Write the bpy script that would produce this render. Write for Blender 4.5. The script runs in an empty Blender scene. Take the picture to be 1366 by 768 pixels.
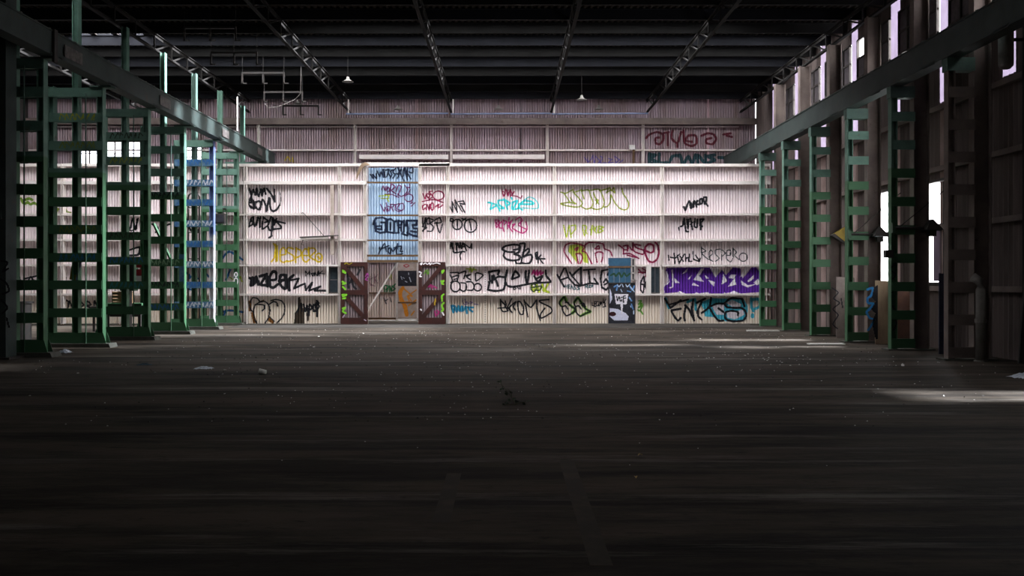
import bpy, bmesh, math, random
from mathutils import Vector, noise
random.seed(7)
sc = bpy.context.scene
COL = sc.collection
# ------------------------------------------------------------------ camera, sky, sun, exposure
K = 1325.0            # focal length in pixels of the 1366 px wide frame
EYE = 1.6
VX, VY = 676.0, 376.0 # vanishing point of the hall's long axis
cam = bpy.data.cameras.new('camera'); cam_o = bpy.data.objects.new('camera', cam); COL.objects.link(cam_o)
cam_o.location = (0, 0, EYE); cam_o.rotation_euler = (math.pi/2, 0, 0)
cam.sensor_width = 36.0; cam.lens = K/1366*36.0
cam.shift_x = (683-VX)/1366; cam.shift_y = -(384-VY)/1366
cam.clip_start = .05; cam.clip_end = 400
sc.camera = cam_o

world = bpy.data.worlds.new('overcast_sky'); sc.world = world; world.use_nodes = True
bg = world.node_tree.nodes['Background']
bg.inputs[0].default_value = (.96, .97, 1.0, 1); bg.inputs[1].default_value = 1.0

sun = bpy.data.lights.new('sun', 'SUN'); sun_o = bpy.data.objects.new('sun', sun); COL.objects.link(sun_o)
sun.energy = 2.3; sun.angle = math.radians(6); sun.color = (.86, .92, 1.0)
sun_o.rotation_euler = Vector((-.79, .02, -.61)).to_track_quat('-Z', 'Y').to_euler()

vs = sc.view_settings
vs.view_transform = 'Standard'; vs.look = 'None'; vs.gamma = 1.0; vs.use_curve_mapping = False
vs.exposure = 3.85
sc.cycles.max_bounces = 6; sc.cycles.diffuse_bounces = 4

def wx(x, Y): return (x-VX)*Y/K
def wz(y, Y): return EYE+(VY-y)*Y/K
def gy(y): return EYE*K/(y-VY)      # distance of a floor point seen on row y

# ------------------------------------------------------------------ helpers
ORI = {}
class MB:
    def __init__(s): s.v = []; s.f = []
    def box(s, x0, x1, y0, y1, z0, z1):
        n = len(s.v)
        s.v += [(x0,y0,z0),(x1,y0,z0),(x1,y1,z0),(x0,y1,z0),(x0,y0,z1),(x1,y0,z1),(x1,y1,z1),(x0,y1,z1)]
        s.f += [(n,n+3,n+2,n+1),(n+4,n+5,n+6,n+7),(n,n+1,n+5,n+4),(n+1,n+2,n+6,n+5),(n+2,n+3,n+7,n+6),(n+3,n,n+4,n+7)]
        return s
    def bar(s, a, b, w, h):           # a beam from a to b, w across, h deep
        a = Vector(a); b = Vector(b); d = (b-a).normalized()
        up = Vector((0,0,1)) if abs(d.z) < .98 else Vector((0,1,0))
        r = d.cross(up).normalized(); u = r.cross(d).normalized()
        n = len(s.v)
        for p in (a, b):
            for i, j in ((-1,-1),(1,-1),(1,1),(-1,1)): s.v.append(tuple(p+r*(w/2*i)+u*(h/2*j)))
        s.f += [(n,n+1,n+2,n+3),(n+7,n+6,n+5,n+4),(n,n+4,n+5,n+1),(n+1,n+5,n+6,n+2),(n+2,n+6,n+7,n+3),(n+3,n+7,n+4,n)]
        return s
    def tube(s, pts, r, seg=8):
        pts = [Vector(p) for p in pts]; n = len(s.v); m = len(pts)
        rr = r if isinstance(r, (list, tuple)) else [r]*m
        for i, p in enumerate(pts):
            d = (pts[min(i+1, m-1)]-pts[max(i-1, 0)]).normalized()
            up = Vector((0,0,1)) if abs(d.z) < .95 else Vector((0,1,0))
            a = d.cross(up).normalized(); b = a.cross(d).normalized()
            for k in range(seg):
                t = 2*math.pi*k/seg
                s.v.append(tuple(p+a*math.cos(t)*rr[i]+b*math.sin(t)*rr[i]))
        for i in range(m-1):
            for k in range(seg):
                k2 = (k+1) % seg
                s.f.append((n+i*seg+k, n+(i+1)*seg+k, n+(i+1)*seg+k2, n+i*seg+k2))
        s.f.append(tuple(n+k for k in range(seg))); s.f.append(tuple(n+(m-1)*seg+k for k in reversed(range(seg))))
        return s
    def prism(s, pts, y0, y1):         # outline in the XZ plane, from y0 (front) to y1
        n = len(s.v); m = len(pts)
        s.v += [(x, y0, z) for x, z in pts]+[(x, y1, z) for x, z in pts]
        s.f.append(tuple(range(n, n+m))); s.f.append(tuple(reversed(range(n+m, n+2*m))))
        for i in range(m):
            j = (i+1) % m; s.f.append((n+j, n+i, n+m+i, n+m+j))
        return s
    def prismx(s, pts, x0, x1):        # outline in the YZ plane
        n = len(s.v); m = len(pts)
        s.v += [(x0, y, z) for y, z in pts]+[(x1, y, z) for y, z in pts]
        s.f.append(tuple(range(n, n+m))); s.f.append(tuple(reversed(range(n+m, n+2*m))))
        for i in range(m):
            j = (i+1) % m; s.f.append((n+j, n+i, n+m+i, n+m+j))
        return s
    def lathe(s, prof, c, seg=14):     # prof: (radius, z) rows
        n = len(s.v); m = len(prof)
        for r, z in prof:
            for k in range(seg):
                t = 2*math.pi*k/seg; s.v.append((c[0]+r*math.cos(t), c[1]+r*math.sin(t), c[2]+z))
        for i in range(m-1):
            for k in range(seg):
                k2 = (k+1) % seg; s.f.append((n+i*seg+k, n+i*seg+k2, n+(i+1)*seg+k2, n+(i+1)*seg+k))
        return s
    def ibeam_y(s, x, y0, y1, z0, z1, w, t=.025):     # I section running along Y
        s.box(x-w/2, x+w/2, y0, y1, z0, z0+t); s.box(x-w/2, x+w/2, y0, y1, z1-t, z1)
        s.box(x-t/2, x+t/2, y0, y1, z0+t, z1-t); return s
    def hcol(s, x0, x1, y0, y1, z0, z1, t=.018):      # upright H section, flanges facing +-X
        s.box(x0, x0+t, y0, y1, z0, z1); s.box(x1-t, x1, y0, y1, z0, z1)
        ym = (y0+y1)/2; s.box(x0+t, x1-t, ym-t/2, ym+t/2, z0, z1); return s
    def build(s, name, mat, parent=None, smooth=False, fix=False):
        o = Vector((0,0,0))
        p = parent
        while p is not None: o += Vector(p.location); p = p.parent
        me = bpy.data.meshes.new(name)
        me.from_pydata([tuple(Vector(v)-o) for v in s.v], [], s.f)
        if fix:
            bm = bmesh.new(); bm.from_mesh(me); bmesh.ops.recalc_face_normals(bm, faces=bm.faces); bm.to_mesh(me); bm.free()
        me.materials.append(mat)
        if smooth:
            for q in me.polygons: q.use_smooth = True
        ob = bpy.data.objects.new(name, me); COL.objects.link(ob); ob.parent = parent
        return ob
def empty(name, loc=(0,0,0), parent=None):
    o = bpy.data.objects.new(name, None); COL.objects.link(o); o.location = loc; o.parent = parent
    o.empty_display_size = .2; return o
def tag(o, label, cat=None, group=None):
    o['label'] = label
    if cat: o['category'] = cat
    if group: o['group'] = group
    return o
def thing(name, label, cat, loc=(0,0,0), group=None): return tag(empty(name, loc), label, cat, group)
def struct(o, label=None):
    o['kind'] = 'structure'
    if label: o['label'] = label
    return o
def copy_tree(o, loc=None, parent=None):
    c = o.copy(); COL.objects.link(c); c.parent = parent
    if loc is not None: c.location = loc
    for ch in list(o.children): copy_tree(ch, None, c)
    return c

# ------------------------------------------------------------------ materials (all procedural)
def mat(name, c1, c2=None, scale=3.0, rough=.8, metal=0.0, lo=.35, hi=.65, stretch=(1,1,1), bump=0.0, spec=.3, c3=None, s3=.7, lo3=.62, hi3=.72):
    m = bpy.data.materials.new(name); m.use_nodes = True
    N = m.node_tree.nodes; L = m.node_tree.links; b = N['Principled BSDF']
    b.inputs['Roughness'].default_value = rough; b.inputs['Metallic'].default_value = metal
    b.inputs['Specular IOR Level'].default_value = spec
    c1 = (*c1, 1); c2 = (*(c2 or c1[:3]), 1)
    g = N.new('ShaderNodeNewGeometry'); mp = N.new('ShaderNodeMapping'); mp.inputs['Scale'].default_value = stretch
    L.new(g.outputs['Position'], mp.inputs['Vector'])
    t = N.new('ShaderNodeTexNoise'); t.inputs['Scale'].default_value = scale; t.inputs['Detail'].default_value = 6; t.inputs['Roughness'].default_value = .65
    L.new(mp.outputs[0], t.inputs['Vector'])
    r = N.new('ShaderNodeMapRange'); r.inputs[1].default_value = lo; r.inputs[2].default_value = hi
    L.new(t.outputs[0], r.inputs[0])
    mx = N.new('ShaderNodeMix'); mx.data_type = 'RGBA'; mx.inputs[6].default_value = c1; mx.inputs[7].default_value = c2
    L.new(r.outputs[0], mx.inputs[0]); out = mx.outputs[2]
    if c3:
        t3 = N.new('ShaderNodeTexNoise'); t3.inputs['Scale'].default_value = s3; t3.inputs['Detail'].default_value = 8; t3.inputs['Roughness'].default_value = .7
        L.new(mp.outputs[0], t3.inputs['Vector'])
        r3 = N.new('ShaderNodeMapRange'); r3.inputs[1].default_value = lo3; r3.inputs[2].default_value = hi3
        L.new(t3.outputs[0], r3.inputs[0])
        m3 = N.new('ShaderNodeMix'); m3.data_type = 'RGBA'; m3.inputs[7].default_value = (*c3, 1)
        L.new(r3.outputs[0], m3.inputs[0]); L.new(out, m3.inputs[6]); out = m3.outputs[2]
    L.new(out, b.inputs['Base Color'])
    if bump:
        bp = N.new('ShaderNodeBump'); bp.inputs['Strength'].default_value = bump; bp.inputs['Distance'].default_value = .02
        L.new(t.outputs[0], bp.inputs['Height']); L.new(bp.outputs[0], b.inputs['Normal'])
    return m
def zsplit(m, z, c, soft=.02, wob=0.0, below=True):
    """paint the stretch below height z in another colour (paint or dirt line; on the end wall a brightness lift)"""
    N = m.node_tree.nodes; L = m.node_tree.links; b = N['Principled BSDF']
    src = b.inputs['Base Color'].links[0].from_socket
    g = N.new('ShaderNodeNewGeometry'); sp = N.new('ShaderNodeSeparateXYZ'); L.new(g.outputs['Position'], sp.inputs[0])
    zz = sp.outputs[2]
    if wob:
        t = N.new('ShaderNodeTexNoise'); t.inputs['Scale'].default_value = 2.2; t.inputs['Detail'].default_value = 5
        ad = N.new('ShaderNodeMath'); ad.operation = 'MULTIPLY_ADD'; ad.inputs[1].default_value = wob; L.new(t.outputs[0], ad.inputs[0]); L.new(zz, ad.inputs[2]); zz = ad.outputs[0]
        L.new(g.outputs['Position'], t.inputs['Vector'])
    r = N.new('ShaderNodeMapRange'); r.inputs[1].default_value = z-soft; r.inputs[2].default_value = z+soft
    L.new(zz, r.inputs[0])
    mx = N.new('ShaderNodeMix'); mx.data_type = 'RGBA'; mx.inputs[6].default_value = (*c, 1)
    L.new(r.outputs[0], mx.inputs[0]); L.new(src, mx.inputs[7]); L.new(mx.outputs[2], b.inputs['Base Color'])
    return m
PAINTS = {}
def paint(c, rough=.55):
    k = tuple(c)
    if k not in PAINTS:
        PAINTS[k] = mat('spray_paint', c, tuple(min(1, x*1.25+.004) for x in c), 14, rough, spec=.25)
    return PAINTS[k]
M = {}
M['sheet'] = zsplit(mat('pale_wall_sheet', (.87,.765,.785), (.80,.69,.70), 1.2, .75, stretch=(1,1,.35), c3=(.42,.30,.24), s3=2.6, lo3=.60, hi3=.80), 1.22, (.86,.745,.63), .35, .5)
M['sheet_blue'] = mat('pale_blue_sheet', (.36,.52,.72), (.52,.66,.82), 1.6, .5, stretch=(3,1,.15))
M['sheet_old'] = zsplit(mat('weathered_wall_sheet', (.42,.325,.37), (.27,.195,.19), .9, .8, stretch=(1.6,1,.25), c3=(.16,.10,.075), s3=2.0, lo3=.55, hi3=.8), 1.9, (.80,.67,.58), .9, .6)  # lower stretch coloured paler so the view through the doorway looks brighter
M['white_steel'] = mat('white_painted_steel', (.79,.74,.71), (.70,.63,.58), 2.5, .6, c3=(.38,.24,.15), s3=5, lo3=.64, hi3=.74)
M['rust_steel'] = mat('rusty_steel', (.09,.055,.03), (.16,.09,.045), 5, .85)
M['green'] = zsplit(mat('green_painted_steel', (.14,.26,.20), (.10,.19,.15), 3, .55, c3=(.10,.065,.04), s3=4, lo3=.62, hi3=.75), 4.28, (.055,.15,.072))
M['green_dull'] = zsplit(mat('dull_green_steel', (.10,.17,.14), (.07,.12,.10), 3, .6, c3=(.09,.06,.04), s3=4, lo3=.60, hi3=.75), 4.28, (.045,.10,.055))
M['girder'] = mat('grey_green_girder', (.048,.065,.060), (.032,.043,.040), 2.2, .55, c3=(.07,.05,.035), s3=3, lo3=.58, hi3=.72)
M['rail'] = mat('crane_rail_steel', (.20,.19,.18), (.09,.07,.055), 7, .5, .6)
M['roof_sheet'] = mat('dark_roof_sheet', (.040,.028,.022), (.022,.017,.015), 1.5, .85)
M['purlin'] = mat('roof_purlin_steel', (.018,.0175,.017), (.012,.0115,.011), 1.2, .8, spec=.1)
M['tie'] = mat('blue_grey_tie_beam', (.017,.018,.023), (.012,.0125,.016), 1.2, .7, spec=.12)
M['truss'] = mat('dark_truss_steel', (.022,.020,.019), (.014,.013,.012), 2, .8, spec=.1)
M['pipe_blue'] = mat('blue_conduit', (.22,.28,.45), (.15,.19,.30), 4, .45)
M['side_sheet'] = mat('brown_side_sheet', (.15,.115,.105), (.085,.065,.06), 1.1, .85, stretch=(1,1.6,.3))
M['post_pale'] = mat('brownish_post_paint', (.21,.165,.145), (.13,.10,.09), 1.4, .75, c3=(.09,.06,.045), s3=3)
M['concrete_dark'] = mat('plinth_concrete', (.10,.10,.085), (.06,.06,.05), 5, .9, bump=.3)
M['dark'] = mat('dark_enclosing_wall', (.05,.045,.042), (.03,.028,.026), 1.0, .9)
M['door_frame'] = mat('dark_red_timber', (.060,.016,.012), (.035,.012,.010), 4, .7, c3=(.075,.035,.015), s3=3)
M['door_panel'] = mat('lilac_door_sheet', (.30,.23,.25), (.20,.15,.15), 2, .75)
M['door_pale'] = mat('pale_door_board', (.50,.42,.37), (.36,.29,.24), 3, .7, c3=(.22,.10,.04), s3=4)
M['ply'] = mat('stained_plywood', (.34,.25,.16), (.22,.15,.10), 3, .8, stretch=(1,1,.3))
M['blue_pane'] = mat('blue_painted_pane', (.045,.13,.22), (.03,.08,.14), 3, .35, spec=.5)
M['dark_pane'] = mat('grimy_window_pane', (.05,.07,.085), (.03,.04,.05), 6, .25, spec=.5)
M['grime_pane'] = mat('dusty_blind_pane', (.10,.085,.095), (.05,.042,.045), 5, .5)
M['black_board'] = mat('black_painted_board', (.012,.012,.018), (.03,.03,.04), 6, .6)
M['frame_white'] = mat('window_frame_paint', (.60,.56,.52), (.45,.40,.36), 6, .6)
M['frame_dark'] = mat('dark_window_frame', (.07,.06,.055), (.045,.04,.035), 6, .7)
M['yellow'] = mat('faded_yellow_enamel', (.42,.30,.03), (.30,.20,.03), 6, .5)
M['iron'] = mat('blackened_iron', (.03,.03,.03), (.05,.04,.035), 6, .6)
M['chip'] = mat('pale_rubble', (.86,.84,.80), (.62,.60,.56), 20, .9)
M['bag'] = mat('pale_plastic_film', (.55,.60,.68), (.36,.40,.46), 9, .35, spec=.5)
M['cup'] = mat('white_paper_cup', (.85,.84,.80), (.72,.70,.66), 6, .6)
M['leaf'] = mat('weed_leaf_green', (.028,.05,.022), (.018,.035,.015), 12, .6)
M['stem'] = mat('weed_stem_green', (.10,.11,.05), (.06,.07,.03), 12, .7)
M['orange'] = mat('dry_orange_leaf', (.55,.32,.06), (.65,.5,.25), 20, .7)
M['plate'] = mat('worn_sign_plate', (.16,.14,.13), (.06,.05,.05), 9, .5)
M['pipe_grey'] = mat('grey_duct_metal', (.28,.26,.24), (.18,.165,.15), 3, .6)
M['red'] = mat('red_marker_paint', (.30,.02,.03), (.22,.015,.02), 6, .5)
M['white'] = mat('white_marker_paint', (.75,.73,.70), (.6,.58,.55), 6, .5)
M['col_blue'] = zsplit(mat('violet_blue_column_paint', (.17,.22,.42), (.12,.16,.33), 3, .55), 3.35, (.70,.68,.70), .08, .4)
M['batten_blue'] = mat('blue_sprayed_batten', (.05,.14,.30), (.14,.26,.36), 5, .55, lo=.42, hi=.58)
M['line'] = mat('worn_yellow_floor_line', (.080,.063,.045), (.050,.040,.032), 3.0, .85, lo=.32, hi=.50)

def floor_material():
    m = bpy.data.materials.new('stained_concrete_floor'); m.use_nodes = True
    N = m.node_tree.nodes; L = m.node_tree.links; b = N['Principled BSDF']
    g = N.new('ShaderNodeNewGeometry')
    def nz(scale, st, det=8, ro=.62):
        mp = N.new('ShaderNodeMapping'); mp.inputs['Scale'].default_value = st; L.new(g.outputs['Position'], mp.inputs['Vector'])
        t = N.new('ShaderNodeTexNoise'); t.inputs['Scale'].default_value = scale; t.inputs['Detail'].default_value = det; t.inputs['Roughness'].default_value = ro
        L.new(mp.outputs[0], t.inputs['Vector']); return t.outputs[0]
    def mix(a, c, f, lo, hi):
        r = N.new('ShaderNodeMapRange'); r.inputs[1].default_value = lo; r.inputs[2].default_value = hi; L.new(f, r.inputs[0])
        mx = N.new('ShaderNodeMix'); mx.data_type = 'RGBA'; L.new(r.outputs[0], mx.inputs[0])
        if isinstance(a, tuple): mx.inputs[6].default_value = a
        else: L.new(a, mx.inputs[6])
        mx.inputs[7].default_value = c; return mx.outputs[2]
    c = mix((.031,.025,.020,1), (.088,.069,.053,1), nz(1.0, (.22,1,1), 10, .75), .42, .60)
    c = mix(c, (.011,.009,.008,1), nz(1.0, (.16,1.3,1), 10, .72), .50, .63)
    c = mix(c, (.20,.178,.156,1), nz(.7, (.12,1.5,1), 10, .78), .55, .66)
    c = mix(c, (.018,.016,.014,1), nz(5, (.6,1.4,1), 10, .75), .56, .68)
    L.new(c, b.inputs['Base Color'])
    rr = N.new('ShaderNodeMapRange'); rr.inputs[3].default_value = .55; rr.inputs[4].default_value = .9
    L.new(nz(.8, (.4,1,1)), rr.inputs[0]); L.new(rr.outputs[0], b.inputs['Roughness'])
    b.inputs['Specular IOR Level'].default_value = .07
    bp = N.new('ShaderNodeBump'); bp.inputs['Strength'].default_value = .35; bp.inputs['Distance'].default_value = .02
    L.new(nz(6, (1,1,1)), bp.inputs['Height']); L.new(bp.outputs[0], b.inputs['Normal'])
    return m
M['floor'] = floor_material()
def translucent(name, c):
    m = bpy.data.materials.new(name); m.use_nodes = True
    N = m.node_tree.nodes; L = m.node_tree.links; N.remove(N['Principled BSDF'])
    t = N.new('ShaderNodeBsdfTranslucent'); d = N.new('ShaderNodeBsdfDiffuse'); mx = N.new('ShaderNodeMixShader')
    g = N.new('ShaderNodeNewGeometry'); ns = N.new('ShaderNodeTexNoise'); ns.inputs['Scale'].default_value = 2.5; ns.inputs['Detail'].default_value = 5
    L.new(g.outputs['Position'], ns.inputs['Vector'])
    mc = N.new('ShaderNodeMix'); mc.data_type = 'RGBA'; mc.inputs[6].default_value = (*[x*.6 for x in c], 1); mc.inputs[7].default_value = (*[x*1.3 for x in c], 1)
    L.new(ns.outputs[0], mc.inputs[0]); L.new(mc.outputs[2], t.inputs[0]); d.inputs[0].default_value = (.35,.28,.27,1)
    mx.inputs[0].default_value = .35; L.new(t.outputs[0], mx.inputs[1]); L.new(d.outputs[0], mx.inputs[2])
    L.new(mx.outputs[0], N['Material Output'].inputs[0]); return m
M['fibreglass'] = translucent('lilac_fibreglass_sheet', (.055,.044,.060))
M['strip_low'] = mat('pinkish_brown_sheet', (.40,.29,.27), (.27,.19,.17), 1.4, .8)
def glass_mat():
    m = bpy.data.materials.new('dusty_glass'); m.use_nodes = True
    N = m.node_tree.nodes; L = m.node_tree.links; N.remove(N['Principled BSDF'])
    t = N.new('ShaderNodeBsdfTransparent'); t.inputs[0].default_value = (.55,.55,.58,1); gl = N.new('ShaderNodeBsdfGlossy'); gl.inputs['Roughness'].default_value = .2
    mx = N.new('ShaderNodeMixShader'); mx.inputs[0].default_value = .06
    L.new(t.outputs[0], mx.inputs[1]); L.new(gl.outputs[0], mx.inputs[2]); L.new(mx.outputs[0], N['Material Output'].inputs[0]); return m
M['glass'] = glass_mat()
# ------------------------------------------------------------------ the hall
XL, XR = -20.0, 10.40          # outer side walls
YB, YE = -9.0, 41.5            # wall behind the camera, end wall
YP = 37.2                      # face of the partition's girts
ZR = 9.50                      # underside of the roof sheets
GP, GA = .105, .065            # corrugation pitch and depth of the wall sheets
def corr(u):                   # depth of a wall sheet in front of its plane: broad crest, narrow groove
    t = (u/GP) % 1.0
    if t < .34: return GA*(1-abs(t-.17)/.17)*-1.0
    return 0.0
def sheet_mesh(mb, x0, x1, z0, z1, Y):
    """corrugated sheet in an XZ plane, front (towards the camera) at Y"""
    us = {x0, x1}
    k = math.floor(x0/GP)-1
    while k*GP < x1:
        for t in (0, .17, .34):
            u = (k+t)*GP
            if x0 < u < x1: us.add(u)
        k += 1
    us = sorted(us); n = len(mb.v)
    for u in us:
        y = Y-corr(u); mb.v += [(u, y, z0), (u, y, z1)]
    for i in range(len(us)-1): mb.f.append((n+2*i, n+2*i+2, n+2*i+3, n+2*i+1))
    return mb

# floor
fl = MB()
fl.v = [(XL-1, YB-1, 0), (XR+1, YB-1, 0), (XR+1, YE+1, 0), (XL-1, YE+1, 0), (XL-1, YB-1, -.2), (XR+1, YB-1, -.2), (XR+1, YE+1, -.2), (XL-1, YE+1, -.2)]
fl.f = [(0,1,2,3), (7,6,5,4), (4,5,1,0), (5,6,2,1), (6,7,3,2), (7,4,0,3)]
floor = struct(fl.build('floor', M['floor']), 'dark stained concrete hall floor with dusty streaks')
tag(MB().box(.47, .60, 5.6, 8.9, 0, .002).build('painted_line', M['line'], floor), 'faded yellowish painted line')
tag(MB().box(-.50, -.38, 6.6, 8.3, 0, .002).build('painted_line', M['line'], floor), 'faded yellowish painted line')

# enclosing walls (left aisle and behind the viewpoint)
struct(MB().box(XL-.2, XL, YB, YE, 0, ZR+.3).build('wall_left', M['dark']), 'dark side wall of the left aisle')
struct(MB().box(XL, XR, YB-.2, YB, 0, ZR+.3).build('wall_front', M['dark']), 'dark wall closing the near end of the hall')

# ---- roof
ceiling = struct(empty('ceiling', (0, 0, ZR)), 'dark corrugated roof on steel purlins and lattice trusses')
PB = [39.6-1.55*k for k in range(-1, 32)]            # purlin lines, every other one over a column frame
PD = .30
OPEN = {1:(XL+.5, 9.8, .34), 4:(-17.5, 9.8, .70), 5:(-17.5, 9.8, .75), 6:(-17.0, 9.8, .75), 7:(-14.0, 9.5, .75), 8:(-6.0, 7.0, .6), 11:(-2.5, 4.0, .35), 12:(-12.5, -8.5, .4), 15:(-2.5, 3.0, .5), 19:(-1.0, 1.5, .3), 22:(-1.6, 1.8, .5)}  # gaps over the near floor and behind the partition are added to brighten
RP = .19
def roof_strip(x0, x1, y0, y1):
    mb = MB(); n = int((x1-x0)/RP)
    us = []
    for i in range(n+1):
        for t, h in ((0, 0), (.25, .0), (.5, .05), (.75, .05)):
            u = x0+(i+t)*RP
            if u <= x1+1e-6: us.append((u, h))
    for u, h in us: mb.v += [(u, y0, ZR+h), (u, y1, ZR+h)]
    for i in range(len(us)-1): mb.f.append((2*i, 2*i+1, 2*i+3, 2*i+2))
    return mb
PORT = []
for k, y in enumerate(PB):
    if y < YB: break
    yn = y+1.55                                         # the sheet beyond this purlin, up to the next one
    if k == 0: yn = YE+.6
    if k in OPEN:
        a, b, dp = OPEN[k]; yo = y+dp
        if a-XL > .6: roof_strip(XL, a, y, yo).build('roof_sheet', M['roof_sheet'], ceiling)
        if XR-b > .5: roof_strip(b, XR+.3, y, yo).build('roof_sheet', M['roof_sheet'], ceiling)
        if k == 7:
            roof_strip(XL, -13.8, yo, yn).build('roof_sheet', M['roof_sheet'], ceiling)
            for q in (-13.3, -12.6, -12.2): roof_strip(q, q+.20, yo-.1, yn).build('roof_sheet', M['roof_sheet'], ceiling)
            roof_strip(-11.6, XR+.3, yo, yn).build('roof_sheet', M['roof_sheet'], ceiling)
        else: roof_strip(XL, XR+.3, yo, yn).build('roof_sheet', M['roof_sheet'], ceiling)
        PORT.append(((a+b)/2, (y+.02+yo)/2, ZR+.06, b-a, yo-y-.02))
    else:
        roof_strip(XL, XR+.3, y, yn).build('roof_sheet', M['roof_sheet'], ceiling)
    d = PD
    p = MB()
    p.box(XL, XR, y-.006, y+.006, ZR-d, ZR+.056); p.box(XL, XR, y-.006, y+.07, ZR-d-.012, ZR-d); p.box(XL, XR, y-.07, y-.006, ZR-.016, ZR-.004)
    p.build('purlin', M['purlin'] if k % 2 else M['tie'], ceiling)
for i, (px, py, pz, sx, sy) in enumerate(PORT):
    l = bpy.data.lights.new('roof_opening_portal', 'AREA'); l.shape = 'RECTANGLE'; l.size = sx; l.size_y = sy; l.cycles.is_portal = True
    o = bpy.data.objects.new('roof_opening_portal', l); COL.objects.link(o); o.location = (px, py, pz+.05)
TX = [-15.0, -10.75, -6.55, -2.32, 1.85, 5.85, 9.75]
TZ = 8.66
for x in TX:
    t = empty('truss', (x, 0, TZ), ceiling); t.location = (x, 0, TZ-ZR)
    c = MB(); c.box(x-.05, x+.05, YB+.5, YE, TZ, TZ+.012); c.box(x-.006, x+.006, YB+.5, YE, TZ, TZ+.09); c.build('bottom_chord', M['truss'], t)
    c = MB(); c.box(x-.05, x+.05, YB+.5, YE, ZR-PD-.03, ZR-PD-.014); c.box(x-.006, x+.006, YB+.5, YE, ZR-PD-.12, ZR-PD-.03); c.build('top_chord', M['truss'], t)
    for k, y in enumerate(PB):
        if y < 12 or y > 41: continue
        MB().bar((x, y, TZ+.02), (x, y, ZR-PD-.05), .045, .045).build('web_post', M['truss'], t)
        MB().bar((x, y+.08, TZ+.03), (x, y+1.4, ZR-PD-.06), .04, .04).build('web_diagonal', M['truss'], t)
# tie pipes along the last frame, blue skylight put into their colour
for a, b in ((-6.6, -2.4), (-2.3, 1.8), (1.85, 5.8)):
    tag(MB().tube([(a, YE-.7, 8.50), (b, YE-.7, 8.52)], .035).build('tie_pipe', M['pipe_blue'], ceiling), 'tie pipe coloured as if lit blue under the last purlin')
    MB().bar((a+.1, YE-.7, 8.52), (a+.1, YE-.7, 9.1), .06, .04).build('hanger_strap', M['white_steel'], ceiling)

# ---- partition in front of the end wall
YS = YP+.26                                         # plane of the sheet crests
def X(px): return wx(px, YP)
def Z(py): return wz(py, YP)
part = struct(empty('wall_back', (0, YS, 0)), 'pinkish white corrugated partition wall covered in graffiti tags')
TOPZ = Z(219)
holes = [(X(489.5), X(558), 0, TOPZ+.3),            # blue bay with the doorway
         (X(812), X(848.5), 0, Z(343.5)),           # side door
         (X(868.5), X(882), Z(392), Z(355.5)),      # window by the side door
         (X(437), X(450), Z(391), Z(355))]          # window in the long bay
xs = [-19.9]
while xs[-1] < 9.75: xs.append(xs[-1]+.85)
xs[-1] = 9.95
cuts = sorted(set([round(v, 4) for v in xs]+[round(h, 4) for q in holes for h in q[:2]]))
for a, b in zip(cuts, cuts[1:]):
    if b-a < .02: continue
    mid = (a+b)/2; iv = [(0.02, TOPZ)]
    for h in holes:
        if h[0]-1e-3 < mid < h[1]+1e-3:
            nv = []
            for z0, z1 in iv:
                if h[2] > z0+.03: nv.append((z0, min(z1, h[2])))
                if h[3] < z1-.03: nv.append((max(z0, h[3]), z1))
            iv = nv
    tilt = random.uniform(-.003, .003)
    for z0, z1 in iv:
        sheet_mesh(MB(), a-.004, b+.004, z0, z1, YS+tilt).build('wall_sheet', M['sheet'], part)
XB0, XB1 = X(489.5), X(558)
for i in range(3):
    w = (XB1-XB0)/3
    tag(sheet_mesh(MB(), XB0+i*w+.003, XB0+(i+1)*w-.003, Z(350), Z(222.5), YS+.05).build('blue_wall_sheet', M['sheet_blue'], part), 'pale blue corrugated sheet')
def girt(x0, x1, y0, y1, m='white_steel', dep=.25, name='girt'):
    a, b, zt, zb = X(x0), X(x1), Z(y0), Z(y1); g = MB()
    g.box(a, b, YP, YP+.012, zb, zt); g.box(a, b, YP+.012, YP+dep-.02, zt-.012, zt); g.box(a, b, YP+.012, YP+dep-.02, zb, zb+.01)
    return g.build(name, M[m], part)
rows = [(218, 221.6), (241.2, 245.6), (284.6, 287.2), (318.6, 321.2), (352.4, 354.8), (391.6, 394)]
for i, (a, b) in enumerate(rows):
    segs = [(-30, 84), (84, 161), (161, 233), (233, 288), (288, 327)] + [(327, 452), (452, 488)] + [(559, 597), (597, 739), (739, 883), (883, 1028)]
    for s in segs:
        if i == 4 and s == (739, 883): segs2 = [(739, 812), (849, 868)]
        elif i == 5 and s == (739, 883): segs2 = [(739, 812), (848, 883)]
        elif i >= 5 and s in ((452, 488), (559, 597)): continue
        else: segs2 = [s]
        for q in segs2:
            j = random.uniform(-.35, .35)
            girt(q[0], q[1], a+j, b+j)
for y0, y1 in ((242.2, 244.4), (286, 288.2), (319.4, 321.4), (339.5, 342.2), (346.5, 350)):
    girt(489.5, 558, y0, y1, 'rust_steel', .10)
tag(girt(489, 600, 216.5, 221.5, 'white_steel', .10, 'head_beam'), 'white head beam over the blue bay')
for x, w, y0 in ((11, 3.5, 219), (83, 3, 219), (161.5, 3.5, 219), (233, 4, 219), (287.5, 3.2, 219), (327.3, 3.6, 219), (452.6, 3.4, 219), (487, 4.6, 222), (560, 4.2, 222), (597.3, 4.0, 221), (739.6, 4.0, 221), (883.4, 4.0, 221), (1021, 3.6, 221)):
    a, b = X(x-w/2), X(x+w/2)
    MB().hcol(a, b, YP-.03, YP+.23, 0, Z(y0), .014).build('wall_post', M['white_steel'], part)
    MB().box(a-.05, b+.05, YP-.06, YP+.13, 0, .012).build('post_foot', M['rust_steel'], part)
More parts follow.
